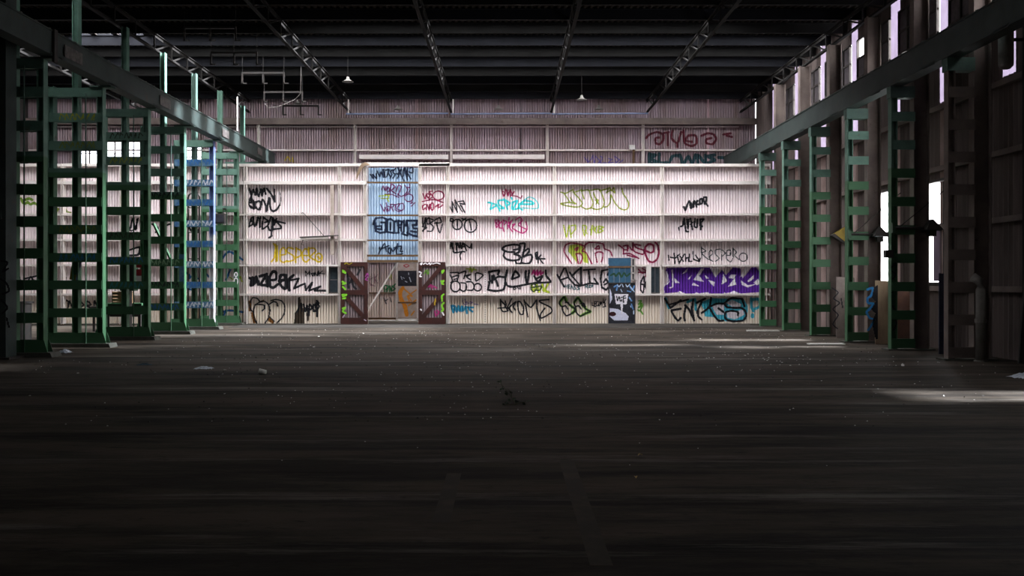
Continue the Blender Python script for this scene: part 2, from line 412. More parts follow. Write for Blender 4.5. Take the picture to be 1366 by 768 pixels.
tag(MB().bar((X(437), YP+.03, Z(355)), (X(436.2), YP+.03, Z(391.5)), .07, .05).build('window_jamb', M['white_steel'], part), 'white jamb beside the small window')
tag(MB().box(X(862.5), X(868.6), YP+.0, YP+.12, Z(391.5), Z(355)).build('window_jamb', M['white_steel'], part), 'broad white jamb beside the dark window')
MB().box(X(647)-.05, X(647)+.06, YP+.225, YP+.245, .02, Z(355)).build('cover_strip', M['sheet'], part)
for i in range(24):
    MB().box(X(647)-.012, X(647)+.018, YP+.21, YP+.225, .1+i*.088, .125+i*.088).build('rivet', M['iron'], part)
MB().box(XL, X(489), YP+.02, YP+.3, -.02, .035).build('wall_sill', M['concrete_dark'], part)
MB().box(X(559), XR-.4, YP+.02, YP+.3, -.02, .035).build('wall_sill', M['concrete_dark'], part)
# raised strip of floor by the partition, coloured darker to offset the bright skylight
MB().prismx([(YP-2.6, 0), (YP+.1, 0), (YP+.1, .03), (YP-2.45, .03)], X(330), 9.0).build('floor_apron', mat('darkened_apron_concrete', (.055,.047,.040), (.022,.019,.016), 1.2, .85, stretch=(.25,1.5,1), bump=.3), floor, fix=True)

# window panes in the partition
def pane_window(n, x0, x1, y0, y1, m, nx, ny, lab, fr='frame_dark'):
    w = struct(empty('window_%d' % n, (X((x0+x1)/2), YS, Z(y1))), lab)
    a, b, zt, zb = X(x0), X(x1), Z(y0), Z(y1); f = MB(); t = .03
    f.box(a, a+t, YS-.05, YS+.03, zb, zt); f.box(b-t, b, YS-.05, YS+.03, zb, zt); f.box(a+t, b-t, YS-.05, YS+.03, zb, zb+t); f.box(a+t, b-t, YS-.05, YS+.03, zt-t, zt)
    f.build('window_frame', M[fr], w)
    for i in range(nx):
        for j in range(ny):
            g = (b-a-2*t)/nx; h = (zt-zb-2*t)/ny
            MB().box(a+t+i*g+.006, a+t+(i+1)*g-.006, YS+.0, YS+.008, zb+t+j*h+.006, zb+t+(j+1)*h-.006).build('pane', M[m], w)
    return w
pane_window(3, 437.4, 450, 355, 391, 'dark_pane', 1, 2, 'small dark paned window set in the partition')
pane_window(4, 868.6, 881.8, 355.4, 391.6, 'dark_pane', 2, 1, 'dark window beside the blue door')

# ---- end wall
def Xe(px): return wx(px, YE)
def Ze(py): return wz(py, YE)
endw = struct(empty('wall_end', (0, YE, 0)), 'weathered lilac corrugated end wall above and behind the partition')
eh = [(Xe(103), Xe(187), Ze(220), Ze(190)), (Xe(249.5), Xe(268.5), Ze(240), Ze(194)), (Xe(531), Xe(556), 0, Ze(348)), (-2.9, .1, .5, 3.4), (.6, 3.3, .5, 3.4)]  # last two holes are added to brighten the doorway, hidden by the partition
xs = [-20.0]
while xs[-1] < 9.6: xs.append(xs[-1]+.98)
xs[-1] = XR
cuts = sorted(set([round(v, 4) for v in xs]+[round(h, 4) for q in eh for h in q[:2]]))
for a, b in zip(cuts, cuts[1:]):
    if b-a < .02: continue
    mid = (a+b)/2; iv = [(0.02, ZR)]
    for h in eh:
        if h[0]-1e-3 < mid < h[1]+1e-3:
            nv = []
            for z0, z1 in iv:
                if h[2] > z0+.03: nv.append((z0, h[2]))
                if h[3] < z1-.03: nv.append((h[3], z1))
            iv = nv
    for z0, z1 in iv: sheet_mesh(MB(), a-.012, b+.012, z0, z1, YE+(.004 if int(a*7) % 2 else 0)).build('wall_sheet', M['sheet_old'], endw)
def ebeam(x0, x1, y0, y1, dep=.14, m='white_steel', name='girt'):
    return MB().box(Xe(x0), Xe(x1), YE-dep, YE-.005, Ze(y1), Ze(y0)).build(name, M[m], endw)
for a, b in ((40, 200), (200, 330), (332, 474), (475, 602), (603, 730), (731, 857), (858, 985)):
    ebeam(a, b, 199.6, 201.6); ebeam(a, b, 168.6, 170.2, .10)
tag(ebeam(30, 1008, 158.5, 166.8, .22, 'post_pale', 'eaves_beam'), 'dull lilac eaves beam under the roof')
ebeam(480.5, 598.5, 207.6, 213.2, .35, 'white_steel', 'box_beam'); ebeam(604.5, 726, 207.4, 213, .35, 'white_steel', 'box_beam')
for x in (346, 474.3, 602.2, 730, 857.2):
    MB().hcol(Xe(x-1.6), Xe(x+1.6), YE-.2, YE-.006, 0, Ze(166), .014).build('wall_post', M['white_steel'], endw)
ebeam(492, 531, 389.8, 391.4, .08, 'rust_steel'); ebeam(490, 560, 423.4, 426.6, .06, 'rust_steel', 'wall_sill'); ebeam(490, 560, 347.5, 349.5, .1, 'rust_steel')
def end_window(n, h, cols, rows_, lab):
    a, b, zb, zt = h; w = struct(empty('window_%d' % n, ((a+b)/2, YE, zb)), lab); f = MB(); t = .05
    f.box(a, b, YE-.06, YE+.03, zb-t, zb); f.box(a, b, YE-.06, YE+.03, zt, zt+t); f.box(a-t, a, YE-.06, YE+.03, zb-t, zt+t); f.box(b, b+t, YE-.06, YE+.03, zb-t, zt+t)
    f.build('window_frame', M['frame_dark'], w)
    for i in range(1, cols): MB().box(a+(b-a)*i/cols-.025, a+(b-a)*i/cols+.025, YE-.04, YE+.02, zb, zt).build('mullion', M['frame_dark'], w)
    for j in range(1, rows_): MB().box(a, b, YE-.03, YE+.01, zb+(zt-zb)*j/rows_-.02, zb+(zt-zb)*j/rows_+.02).build('glazing_bar', M['frame_dark'], w)
    for i in range(cols):
        for j in range(rows_):
            if (i*3+j) % 4 == 3: continue
            MB().box(a+(b-a)*i/cols+.03, a+(b-a)*(i+1)/cols-.03, YE-.004, YE+.004, zb+(zt-zb)*j/rows_+.025, zb+(zt-zb)*(j+1)/rows_-.025).build('pane', M['glass'], w)
    l = bpy.data.lights.new('window_portal', 'AREA'); l.shape = 'RECTANGLE'; l.size = b-a; l.size_y = zt-zb; l.cycles.is_portal = True
    o = bpy.data.objects.new('window_portal', l); COL.objects.link(o); o.location = ((a+b)/2, YE+.05, (zb+zt)/2); o.rotation_euler = (-math.pi/2, 0, 0)
end_window(1, eh[0], 5, 2, 'bright paned window high in the end wall')
end_window(2, eh[1], 2, 3, 'narrow bright window high in the end wall')
end_window(20, eh[3], 4, 3, 'added unseen window low in the end wall to brighten the doorway')
end_window(21, eh[4], 4, 3, 'added unseen window low in the end wall to brighten the doorway')
# door in the end wall seen through the doorway
a, b = Xe(531), Xe(556); zt = Ze(348)
d = struct(empty('door_3', ((a+b)/2, YE, 0)), 'pale stained door with a dark square pane and orange graffiti')
MB().box(a, b, YE-.05, YE, .1, Ze(381.5)).build('lower_panel', M['door_pale'], d)
MB().box(a, b, YE-.05, YE, Ze(361), zt).build('top_panel', M['door_pale'], d)
MB().box(a, b, YE-.03, YE-.01, Ze(381.5), Ze(361)).build('pane', M['black_board'], d)
f = MB(); f.box(a-.08, a, YE-.1, YE, 0, zt+.05); f.box(b, b+.08, YE-.1, YE, 0, zt+.05); f.box(a, b, YE-.1, YE, zt, zt+.06); f.build('door_frame', M['frame_white'], d)
MB().box(a, b, YE-.07, YE-.05, Ze(404.5), Ze(402.5)).build('rail', M['rust_steel'], d)
MB().box(a, b, YE-.16, YE, .02, .1).build('threshold', M['frame_white'], d)
tag(MB().tube([(X(477.2), YP+.46, .0), (X(529.3), YP+.46, Z(348))], .035).build('brace_pole', M['white_steel']), 'white pole leaning diagonally across the open doorway', 'pole')

# ---- double door leaves, swung back flat against the partition
def leaf(n, x0, x1, flip, lab):
    a, b = X(x0), X(x1); zt, zb = Z(349.5), .03; y0, y1 = YP-.13, YP-.06
    d = struct(empty('door_%d' % n, ((a+b)/2, (y0+y1)/2, 0)), lab); s = .135
    m = M['door_frame']
    MB().box(a, a+s, y0, y1, zb, zt).build('stile', m, d); MB().box(b-s, b, y0, y1, zb, zt).build('stile', m, d)
    for z0, z1 in ((zt-.16, zt), (1.12, 1.30), (zb, zb+.24)): MB().box(a+s, b-s, y0+.004, y1, z0, z1).build('rail', m, d)
    xi0, xi1 = a+s, b-s
    for z0, z1 in ((zb+.24, 1.12), (1.30, zt-.16)):
        p = ((xi0, z1), (xi1, z0)) if not flip else ((xi1, z1), (xi0, z0))
        MB().bar((p[0][0], y0+.03, p[0][1]), (p[1][0], y0+.03, p[1][1]), .05, .15).build('diagonal_brace', m, d)
    sheet_mesh(MB(), xi0, xi1, zb, zt, y1-.012).build('infill_sheet', M['door_panel'], d)
    return d
leafL = leaf(1, 455, 491.3, False, 'dark red braced barn door leaf standing open beside the small window')
leafR = leaf(2, 558.5, 594.3, True, 'dark red braced barn door leaf with white scrawl on its top rail')

# ---- blue side door with painted boards
a, b = X(812.3), X(848.2); yd = YS-.03
d4 = struct(empty('door_4', ((a+b)/2, yd, 0)), 'blue and black sprayed side door with a white speech sign')
c = X(842.6)
MB().box(a, c, yd, yd+.05, Z(355), Z(344)).build('top_board', M['blue_pane'], d4)
for i in range(4):
    w = (c-a)/4; MB().box(a+i*w+.004, a+(i+1)*w-.004, yd, yd+.04, Z(377), Z(357)).build('blue_board', M['blue_pane'], d4)
MB().box(a, b, yd-.02, yd+.05, Z(378.5), Z(376.8)).build('rail', M['iron'], d4)
MB().box(a, c, yd-.02, yd+.05, Z(357), Z(354.6)).build('rail', M['rust_steel'], d4)
f = MB(); x1, x2 = c+.01, X(848.2); f.box(x1, x1+.035, yd-.04, yd+.03, Z(374), Z(344)); f.box(x2-.035, x2, yd-.04, yd+.03, Z(374), Z(344))
for q in (344.5, 354.5, 364, 373.5): f.box(x1, x2, yd-.04, yd+.03, Z(q)-.02, Z(q)+.02)
f.build('sidelight_frame', M['frame_white'], d4)
MB().box(x1+.03, x2-.03, yd, yd+.01, Z(373), Z(345)).build('sidelight_pane', M['grime_pane'], d4)
MB().box(a, b, yd, yd+.05, .04, Z(378.5)).build('door_leaf', M['black_board'], d4)
# ------------------------------------------------------------------ left columns, three legs tied by battens
XCL = -9.887
LEGX = [(0, -.15), (-.60, -.75), (-1.20, -1.35)]
BZ = [.83+.687*k for k in range(8)]
def left_column(loc, legmat, batmat, h_mid=8.64, blue=False):
    t = empty('steel_column', loc); x0, y0 = loc[0], loc[1]
    for i, (a, b) in enumerate(LEGX):
        top = h_mid if i == 1 else 6.39
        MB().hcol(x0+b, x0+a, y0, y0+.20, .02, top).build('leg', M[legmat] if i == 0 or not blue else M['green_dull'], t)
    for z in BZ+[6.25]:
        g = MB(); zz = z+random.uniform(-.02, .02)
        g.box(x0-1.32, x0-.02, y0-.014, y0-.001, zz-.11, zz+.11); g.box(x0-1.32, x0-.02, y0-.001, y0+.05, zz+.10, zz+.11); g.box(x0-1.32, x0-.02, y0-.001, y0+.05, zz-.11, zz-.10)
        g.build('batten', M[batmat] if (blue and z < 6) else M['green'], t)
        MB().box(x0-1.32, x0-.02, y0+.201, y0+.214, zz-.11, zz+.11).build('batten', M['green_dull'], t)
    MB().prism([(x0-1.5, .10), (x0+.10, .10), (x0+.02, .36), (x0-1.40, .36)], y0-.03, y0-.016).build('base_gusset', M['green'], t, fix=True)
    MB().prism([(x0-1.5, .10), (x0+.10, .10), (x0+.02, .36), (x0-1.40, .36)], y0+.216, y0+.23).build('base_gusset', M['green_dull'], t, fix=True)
    MB().prism([(x0-1.66, 0), (x0+.24, 0), (x0+.20, .10), (x0-1.6, .10)], y0-.14, y0+.34).build('plinth', M['concrete_dark'], t, fix=True)
    MB().tube([(x0-.39, y0-.05, .1), (x0-.39, y0-.05, 6.2)], .017, 6).build('conduit', M['green_dull'], t)
    MB().box(x0-.30, x0+.22, y0-.05, y0+.25, 6.36, 6.398).build('cap_plate', M['green_dull'], t)
    return t
yl = [21.2, 24.3, 27.4, 30.45, 33.5, 36.5, 39.6]
labs = ['battened green steel column beside the dark box column', 'battened green steel column with yellow sprayed scrawl on its high batten',
        'battened green steel column with a red and white striped marker', 'battened green steel column with a blue sprayed patch on its leg',
        'battened steel column painted violet blue and white', 'battened green steel column with a white skull mark standing by the partition', 'battened steel column rising behind the partition']
LC = []
for i, y in enumerate(yl):
    y = min(y, 36.75) if i < 6 else y
    c = left_column((XCL, y, 0), 'col_blue' if i == 4 else 'green', 'batten_blue' if i == 4 else 'green', blue=(i == 4))
    tag(c, labs[i], 'column', 'columns under the crane girder by the aisle'); LC.append(c)
# painted marks on the left columns
def onleg(col, y, zlist, m, x0=-.15, x1=0):
    for z0, z1, mm in zlist:
        tag(MB().box(XCL+x0-.002, XCL+x1+.002, y-.006, y-.002, z0, z1).build('paint_band', M[mm], LC[col]), 'sprayed paint band')
y3 = yl[2]
onleg(2, y3, [(wz(352, y3)-.1, wz(352, y3)+.1, 'red'), (wz(362, y3)-.12, wz(362, y3)+.06, 'red'), (wz(374, y3)-.22, wz(374, y3)+.14, 'white')], '', -.33, -.19)
onleg(3, yl[3], [(1.55, 2.45, 'batten_blue')], '')
# striped marker board backing
# dark box column in the aisle
bc = thing('box_column', 'dark boxy column with black scrawled graffiti beside the battened columns', 'column', (-10.62, 20.6, 0))
MB().box(-10.98, -10.34, 20.5, 20.95, .04, 8.6).build('shaft', M['girder'], bc)
MB().box(-11.1, -10.22, 20.4, 21.05, 0, .05).build('base_plate', M['iron'], bc)
MB().box(-10.9, -10.42, 20.47, 20.5, 2.9, 3.1).build('splice_plate', M['girder'], bc)

# ------------------------------------------------------------------ crane girders
def girder(name, xc, w, z0, z1, y0, y1, label, face):
    t = thing(name, label, 'girder', (xc, y0, z0))
    b_ = MB(); b_.box(xc-w/2, xc+w/2, y0, y1, z0, z0+.03); b_.box(xc-w/2, xc+w/2, y0, y1, z1-.03, z1); xw = xc+face*(w/2-.035); b_.box(xw-.012, xw+.012, y0, y1, z0+.03, z1-.03); b_.build('beam', M['girder'], t)
    MB().box(xc-.035, xc+.035, y0, y1, z1, z1+.07).build('rail', M['rail'], t)
    y = 39.6
    while y > y0+.3:
        for dy in (0, 1.5):
            if y-dy > y0+.2: MB().box(min(xw, xc-face*w/2), max(xw, xc-face*w/2), y-dy-.006, y-dy+.006, z0+.03, z1-.03).build('stiffener', M['girder'], t)
        for q in (-.2, -.07, .07, .2):
            pass
        MB().box(xc+face*w/2-(.012 if face > 0 else 0), xc+face*w/2+(0 if face > 0 else .012), y-.28, y+.28, z0-.02, z0+.05).build('seat_plate', M['girder'], t)
        y -= 3.07
    return t
gl_ = girder('crane_girder', -9.76, .32, 6.40, 6.93, 4.0, YE-.25, 'long grey green crane girder carried over the aisle columns', 1)
gr_ = girder('crane_girder', 9.16, .32, 6.205, 6.80, 4.0, YE-.25, 'long grey green crane girder on the columns along the side wall', -1)
# rail clips along the rail tops
for t, xc, z in ((gl_, -9.76, 6.93), (gr_, 9.16, 6.80)):
    for k in range(40):
        y = 16+k*.62
        for s in (-1, 1): MB().box(xc+s*.10-.03, xc+s*.10+.03, y-.04, y+.04, z, z+.035).build('rail_clip', M['rail'], t)
for px, y, zz, w in ((97, 22.0, 6.62, .9), (221, 27.9, 6.64, .85), (302, 33.9, 6.66, .8), (346, 38.6, 6.66, .7)):
    tag(MB().box(-9.60, -9.585, y-w/2, y+w/2, zz-.13, zz+.13).build('sign_plate', M['plate'], gl_), 'worn rectangular plate on the girder')
tag(MB().box(-9.62, -9.56, 21.0, 21.16, 6.25, 6.95).build('splice_bracket', M['iron'], gl_), 'dark splice bracket')

# ------------------------------------------------------------------ right columns: narrow inner leg, battens, broad outer post
XCR = 9.02
def right_column(loc, lm='green'):
    t = empty('side_column', loc); x0, y0 = loc[0], loc[1]
    MB().hcol(x0, x0+.15, y0, y0+.20, .02, 6.195).build('leg', M[lm], t)
    p = MB(); p.hcol(x0+.54, x0+.90, y0+.02, y0+.26, .02, 8.64, .02); p.build('roof_post', M['post_pale'], t)
    for k in range(9):
        z = .16+.665*k
        g = MB(); g.box(x0+.02, x0+.56, y0-.014, y0-.001, z-.11, z+.11); g.box(x0+.02, x0+.56, y0-.001, y0+.05, z+.10, z+.11); g.build('batten', M[lm], t)
    MB().box(x0-.02, x0+.55, y0-.016, y0+.24, 5.92, 6.19).build('head_plate', M['green_dull'], t)
    MB().box(x0-.1, x0+1.0, y0-.1, y0+.34, 0, .03).build('base_plate', M['concrete_dark'], t)
    return t
yr = [35.3, 32.35, 29.4, 26.3, 23.3, 20.3]
labr = ['green battened side column standing against the end of the partition', 'green battened side column between the purple graffiti and the yellow lamp hood',
        'green battened side column beside the yellow lamp hood', 'bright green battened side column beside the blue sprayed plywood board',
        'green battened side column with black lettering down its leg', 'pale battened side column beside the upright grey duct pipe']
RC = []
for i, y in enumerate(yr): RC.append(tag(right_column((XCR, y, 0), 'post_pale' if i == 5 else 'green'), labr[i], 'column', 'columns along the side wall'))

# ------------------------------------------------------------------ right side wall
rw = struct(empty('wall_right', (XR, 0, 0)), 'brown corrugated side wall with fibreglass strips and blind windows')
def side_sheet(y0, y1, z0, z1, m='side_sheet', x=XR, name='wall_sheet'):
    mb = MB(); us = {y0, y1}; p = .21; k = math.floor(y0/p)
    while k*p < y1:
        for q in (0, .2, .3, .5):
            u = (k+q)*p
            if y0 < u < y1: us.add(u)
        k += 1
    us = sorted(us)
    for u in us:
        q = (u/p) % 1; h = 0 if q < .19 else (.03 if .29 < q < .51 else .015)
        mb.v += [(x+h, u, z0), (x+h, u, z1)]
    for i in range(len(us)-1): mb.f.append((2*i, 2*i+1, 2*i+3, 2*i+2))
    return mb.build(name, M[m], rw)
WIN = [(26.75, 27.75, 1.55, 4.05), (23.35, 24.75, 1.6, 4.0), (13.3, 14.5, 1.2, 3.6), (24.76, 25.25, 4.4, 6.9)]   # open window holes; the last a hidden gap added to lengthen the floor streak
strips = [y+.30 for y in yr]+[38.35+.3]
ycuts = {YB, YE}
for y in [17.3+.3, 14.3+.3, 11.3+.3]: pass
for s in strips: ycuts |= {s-.28, s+.28}
for w in WIN: ycuts |= {w[0], w[1]}
for k in range(-9, 42): ycuts.add(float(k)+.02)
ycuts = sorted(ycuts)
CL0, CL1 = 7.05, 8.75                                   # clerestory band
for a, b in zip(ycuts, ycuts[1:]):
    if b-a < .015 or a >= YE: continue
    m = (a+b)/2
    if any(s-.28 < m < s+.28 for s in strips):
        side_sheet(a, b, 5.9, ZR-.1, 'fibreglass', name='fibreglass_sheet'); side_sheet(a, b, 0, 5.9, 'strip_low' if m > 22 else 'side_sheet'); continue
    iv = [(0, CL0), (CL1, ZR+.1)] if 16 < m < 38.9 else [(0, ZR+.1)]
    for w in WIN:
        if w[0] < m < w[1]: iv = [(0, w[2]), (w[3], CL0), (CL1, ZR+.1)] if m > 16 else [(0, w[2]), (w[3], ZR+.1)]
    for z0, z1 in iv: side_sheet(a, b, z0, z1)
for z in (1.45, 2.9, 4.3, 5.75, 7.0):
    MB().box(XR-.12, XR-.01, YB, YE-.3, z-.06, z+.06).build('wall_rail', M['post_pale'], rw)
wn = 5
for i in range(len(strips)-1):
    pass
ss = sorted(strips)+[YE-.1]
prev = 16.0
for s in sorted(strips):
    a, b = prev+.05, s-.30
    prev = s+.28
    if b-a < .6: continue
    w = struct(empty('window_%d' % wn, (XR, (a+b)/2, CL0)), 'blind paned clerestory window above the crane girder'); wn += 1
    f = MB(); f.box(XR-.05, XR+.03, a, a+.05, CL0, CL1); f.box(XR-.05, XR+.03, b-.05, b, CL0, CL1); f.box(XR-.05, XR+.03, a, b, CL0, CL0+.05); f.box(XR-.05, XR+.03, a, b, CL1-.05, CL1)
    f.build('window_frame', M['frame_dark'], w)
    nc, nr = 4, 3
    for q in range(1, nc): MB().box(XR-.045, XR+.02, a+(b-a)*q/nc-.025, a+(b-a)*q/nc+.025, CL0, CL1).build('mullion', M['frame_dark'], w)
    for q in range(1, nr): MB().box(XR-.04, XR+.015, a, b, CL0+(CL1-CL0)*q/nr-.025, CL0+(CL1-CL0)*q/nr+.025).build('glazing_bar', M['frame_dark'], w)
    hole = {(3, 2)} if wn % 2 else {(3, 0)}
    for q in range(nc):
        for r in range(nr):
            if (q, r) in hole: continue
            MB().box(XR-.006, XR+.006, a+(b-a)*q/nc+.02, a+(b-a)*(q+1)/nc-.02, CL0+(CL1-CL0)*r/nr+.02, CL0+(CL1-CL0)*(r+1)/nr-.02).build('pane', M['grime_pane'], w)
for n_, w in enumerate(WIN):
    o = struct(empty('window_%d' % wn, (XR, (w[0]+w[1])/2, w[2])), 'bright open window hole or added sun gap in the side wall'); wn += 1
    f = MB(); t = .06
    f.box(XR-.1, XR+.05, w[0]-t*(n_ != 3), w[0]+.001, w[2]-t, w[3]+t); f.box(XR-.1, XR+.05, w[1], w[1]+t, w[2]-t, w[3]+t); f.box(XR-.1, XR+.05, w[0], w[1], w[2]-t, w[2]); f.box(XR-.1, XR+.05, w[0], w[1], w[3], w[3]+t)
    f.build('window_frame', M['frame_dark'], o)
    if n_ == 1:
        MB().box(XR, XR+.02, w[0]+.3, w[0]+.34, w[2], w[3]).build('mullion', M['frame_dark'], o)
        MB().box(XR, XR+.02, w[0], w[1], 2.95, 3.0).build('glazing_bar', M['frame_dark'], o)
        MB().box(XR+.005, XR+.012, w[0]+.01, w[0]+.3, w[2]+.02, 2.94).build('pane', M['glass'], o)
        MB().box(XR+.014, XR+.022, w[0]+.01, 24.25, w[2]+.02, 2.94).build('hanging_sheet', M['fibreglass'], o)['label'] = 'greyish lilac plastic sheet'
    l = bpy.data.lights.new('window_portal', 'AREA'); l.shape = 'RECTANGLE'; l.size = w[3]-w[2]; l.size_y = w[1]-w[0]; l.cycles.is_portal = True
    q = bpy.data.objects.new('window_portal', l); COL.objects.link(q); q.location = (XR+.06, (w[0]+w[1])/2, (w[2]+w[3])/2); q.rotation_euler = (0, math.pi/2, 0)
# broad timber uprights and boards on the near stretch of side wall
for k, (y, w) in enumerate(((19.3, .35), (18.5, .2), (17.7, .5), (16.9, .25), (16.2, .4), (15.5, .25))):
    MB().box(XR-.16, XR-.125, y, y+w, .05, 6.0 if k % 2 else 4.4).build('upright_board', M['post_pale'], rw)
# ------------------------------------------------------------------ things along the right wall
tag(MB().prism([(9.50, .0), (9.92, .0), (9.93, 1.62), (9.50, 1.64)], 25.6, 25.625).build('plywood_board', M['ply'], None, fix=True), 'tall plywood board with blue and black sprayed swirls leaning by the bright green column', 'board')
PLY = bpy.data.objects['plywood_board']
tag(MB().prism([(9.78, .0), (10.24, .0), (10.22, 1.6), (9.80, 1.58)], 24.9, 24.93).build('rusty_panel', mat('rust_brown_panel', (.13,.06,.035), (.08,.04,.03), 3, .8), None, fix=True), 'rust brown panel standing under the bright window', 'panel')
tag(MB().prism([(9.46, .0), (9.98, .0), (9.98, 1.72), (9.46, 1.75)], 28.5, 28.53).build('sprayed_panel', mat('pale_grimy_panel', (.22,.18,.16), (.14,.11,.10), 3, .8), None, fix=True), 'pale grimy panel with black looping scrawls between two columns', 'panel')
SPR = bpy.data.objects['sprayed_panel']
tag(MB().prism([(9.62, .0), (9.95, .0), (9.95, 1.75), (9.62, 1.8)], 22.1, 22.13).build('blue_leaning_board', mat('dark_blue_board', (.03,.035,.07), (.05,.05,.08), 3, .7), None, fix=True), 'dark blue board standing beside the lettered column', 'board')
pp = thing('duct_pipe', 'upright grey duct pipe with a bent top beside the pale column', 'pipe', (9.52, 19.95, 0))
MB().tube([(9.52, 19.95, 0), (9.52, 19.95, 1.45), (9.50, 19.98, 1.62), (9.42, 20.07, 1.70)], .095, 12).build('pipe', M['pipe_grey'], pp, smooth=True)
MB().lathe([(.0, .0), (.115, 0), (.115, .08), (.0, .08)], (9.52, 19.95, .78), 12).build('collar', M['pipe_grey'], pp)
MB().lathe([(.0, .0), (.13, 0), (.13, .03), (.0, .03)], (9.52, 19.95, 0), 12).build('foot_flange', M['pipe_grey'], pp)
tank = thing('hanging_canister', 'pale upright canister hanging high on the side wall', 'canister', (9.75, 19.4, 5.75))
MB().lathe([(0, 0), (.08, .01), (.13, .06), (.14, .1), (.14, .78), (.12, .84), (.05, .87), (0, .87)], (9.75, 19.4, 5.75), 14).build('body', M['pipe_grey'], tank, smooth=True)
MB().box(9.72, 10.26, 19.38, 19.42, 6.3, 6.36).build('bracket', M['iron'], tank)
for (y, zt_, lab) in ((19.6, 4.2, 'thin conduit running up the near side wall'),):
    tag(MB().tube([(10.2, y, 0), (10.2, y, 7.0)], .03, 6).build('wall_conduit', M['iron']), lab, 'conduit')
tag(MB().bar((9.80, 18.2, .04), (10.12, 18.0, 5.6), .16, .06).build('leaning_plank', M['post_pale']), 'long plank leaning against the near side wall', 'plank')
tag(MB().bar((9.85, 19.0, .04), (10.14, 19.1, 3.2), .13, .05).build('leaning_plank', M['iron']), 'short dark plank leaning against the near side wall', 'plank')

# swing-arm lamps on the columns
def arm_lamp(x, y, z, ln, lab, dx=1, hood='iron'):
    t = thing('arm_lamp', lab, 'lamp', (x, y, z))
    MB().tube([(x, y, z), (x+dx*ln, y, z)], .028, 8).build('arm', M['iron'], t)
    MB().tube([(x+dx*ln*.9, y, z+.02), (x+dx*.05, y, z-.30)] if 0 else [(x+dx*ln*.2, y, z+.02), (x+dx*(ln+.75), y, z+1.1)], .012, 6).build('stay_wire', M['iron'], t)
    MB().box(x-.03, x+.05, y-.05, y+.05, z-.12, z+.12).build('wall_bracket', M['green_dull'], t)
    cx = x+dx*(ln+.18)
    h = MB(); h.v = [(cx-.20, y-.2, z-.05), (cx+.20, y-.2, z-.05), (cx+.20, y+.2, z-.05), (cx-.20, y+.2, z-.05), (cx-.03, y-.04, z+.20), (cx+.03, y-.04, z+.20), (cx+.03, y+.04, z+.20), (cx-.03, y+.04, z+.20)]
    h.f = [(4,5,6,7), (0,1,5,4), (1,2,6,5), (2,3,7,6), (3,0,4,7)]
    h.build('hood', M[hood], t); MB().box(cx-.17, cx+.17, y-.17, y+.17, z-.075, z-.05).build('lens', M['dark_pane'], t)
    MB().box(cx-.08, cx+.08, y-.08, y+.08, z-.20, z-.075).build('ballast_box', M['iron'], t)
    return t
arm_lamp(9.02+.02, yr[3]-.06, wz(312.5, yr[3]), .62, 'dark hooded lamp on a swing arm from the bright green column')
arm_lamp(9.02+.02, yr[4]-.06, wz(304, yr[4]), .72, 'dark hooded lamp on a swing arm from the lettered column')
yy = 29.2
t = thing('yellow_lamp', 'faded yellow lamp hood tipped on its side between two columns', 'lamp', (wx(1121, yy), yy, wz(313, yy)))
x0, z0 = wx(1121, yy), wz(313, yy)
h = MB(); h.prism([(x0-.20, z0+.02), (x0+.16, z0+.24), (x0+.20, z0-.16), (x0+.08, z0-.20)], yy-.14, yy+.14); h.build('hood', M['yellow'], t, fix=True)
MB().prism([(x0-.30, z0-.02), (x0-.20, z0+.03), (x0+.09, z0-.20), (x0+.05, z0-.25)], yy-.12, yy+.12).build('reflector_rim', M['iron'], t, fix=True)
MB().tube([(x0+.1, yy, z0+.05), (x0+.05, yy+.225, z0+.05)], .02, 6).build('arm', M['iron'], t)
# meter box on the lettered column
t = thing('switch_box', 'small dark switch box fixed to the lettered column', 'box', (wx(1187, 23.0), 23.2, wz(338, 23.0)))
x0, z0 = wx(1187, 23.1), wz(338, 23.1)
MB().box(x0-.10, x0+.08, 23.08, 23.24, z0-.1, z0+.08).build('case', M['iron'], t); MB().tube([(x0, 23.16, z0+.08), (x0-.02, 23.16, z0+.5)], .012, 6).build('cable', M['iron'], t)

# ------------------------------------------------------------------ fittings on the partition and roof
t = thing('broken_light_fitting', 'broken fluorescent fitting hanging crooked by a wire on the partition', 'light', (X(425), YP-.1, Z(320)))
MB().bar((X(402), YP-.12, Z(317.5)), (X(438), YP-.1, Z(316.2)), .12, .10).build('batten_body', M['frame_white'], t)
MB().bar((X(401), YP-.13, Z(316.6)), (X(452), YP-.1, Z(314.2)), .14, .035).build('reflector_edge', M['iron'], t)
MB().tube([(X(402.5), YP-.02, Z(284.5)), (X(404), YP-.06, Z(283.4)), (X(406), YP-.05, Z(285)), (X(432.5), YP-.1, Z(314.5))], .013, 6).build('hanging_wire', M['iron'], t)
MB().tube([(X(405), YP-.1, Z(320)), (X(403), YP-.1, Z(326)), (X(406), YP-.1, Z(327))], .014, 6).build('loose_cable', M['iron'], t)
tag(MB().box(X(441), X(445.5), YP-.05, YP-.005, Z(340), Z(247)).build('downpipe_cover', M['door_pale'], part), 'stained vertical pipe cover')
t = thing('junction_box', 'small white junction box on the upper end wall', 'box', (Xe(842), YE-.2, Ze(201)))
MB().box(Xe(838.5), Xe(846), YE-.30, YE-.145, Ze(200.6), Ze(194.4)).build('case', M['white'], t)
MB().tube([(Xe(844.5), YE-.22, Ze(200.6)), (Xe(844), YE-.22, Ze(222))], .05, 8).build('rusty_pipe', M['rust_steel'], t)
t = thing('torn_sheet', 'curled torn metal strip hanging at the head beam of the blue bay', 'strip', (X(485), YP-.05, Z(222)))
pts = [(X(491), YP-.06, Z(218)), (X(485), YP-.10, Z(220)), (X(481), YP-.08, Z(225)), (X(477), YP-.05, Z(234)), (X(476), YP-.04, Z(239))]
mb = MB()
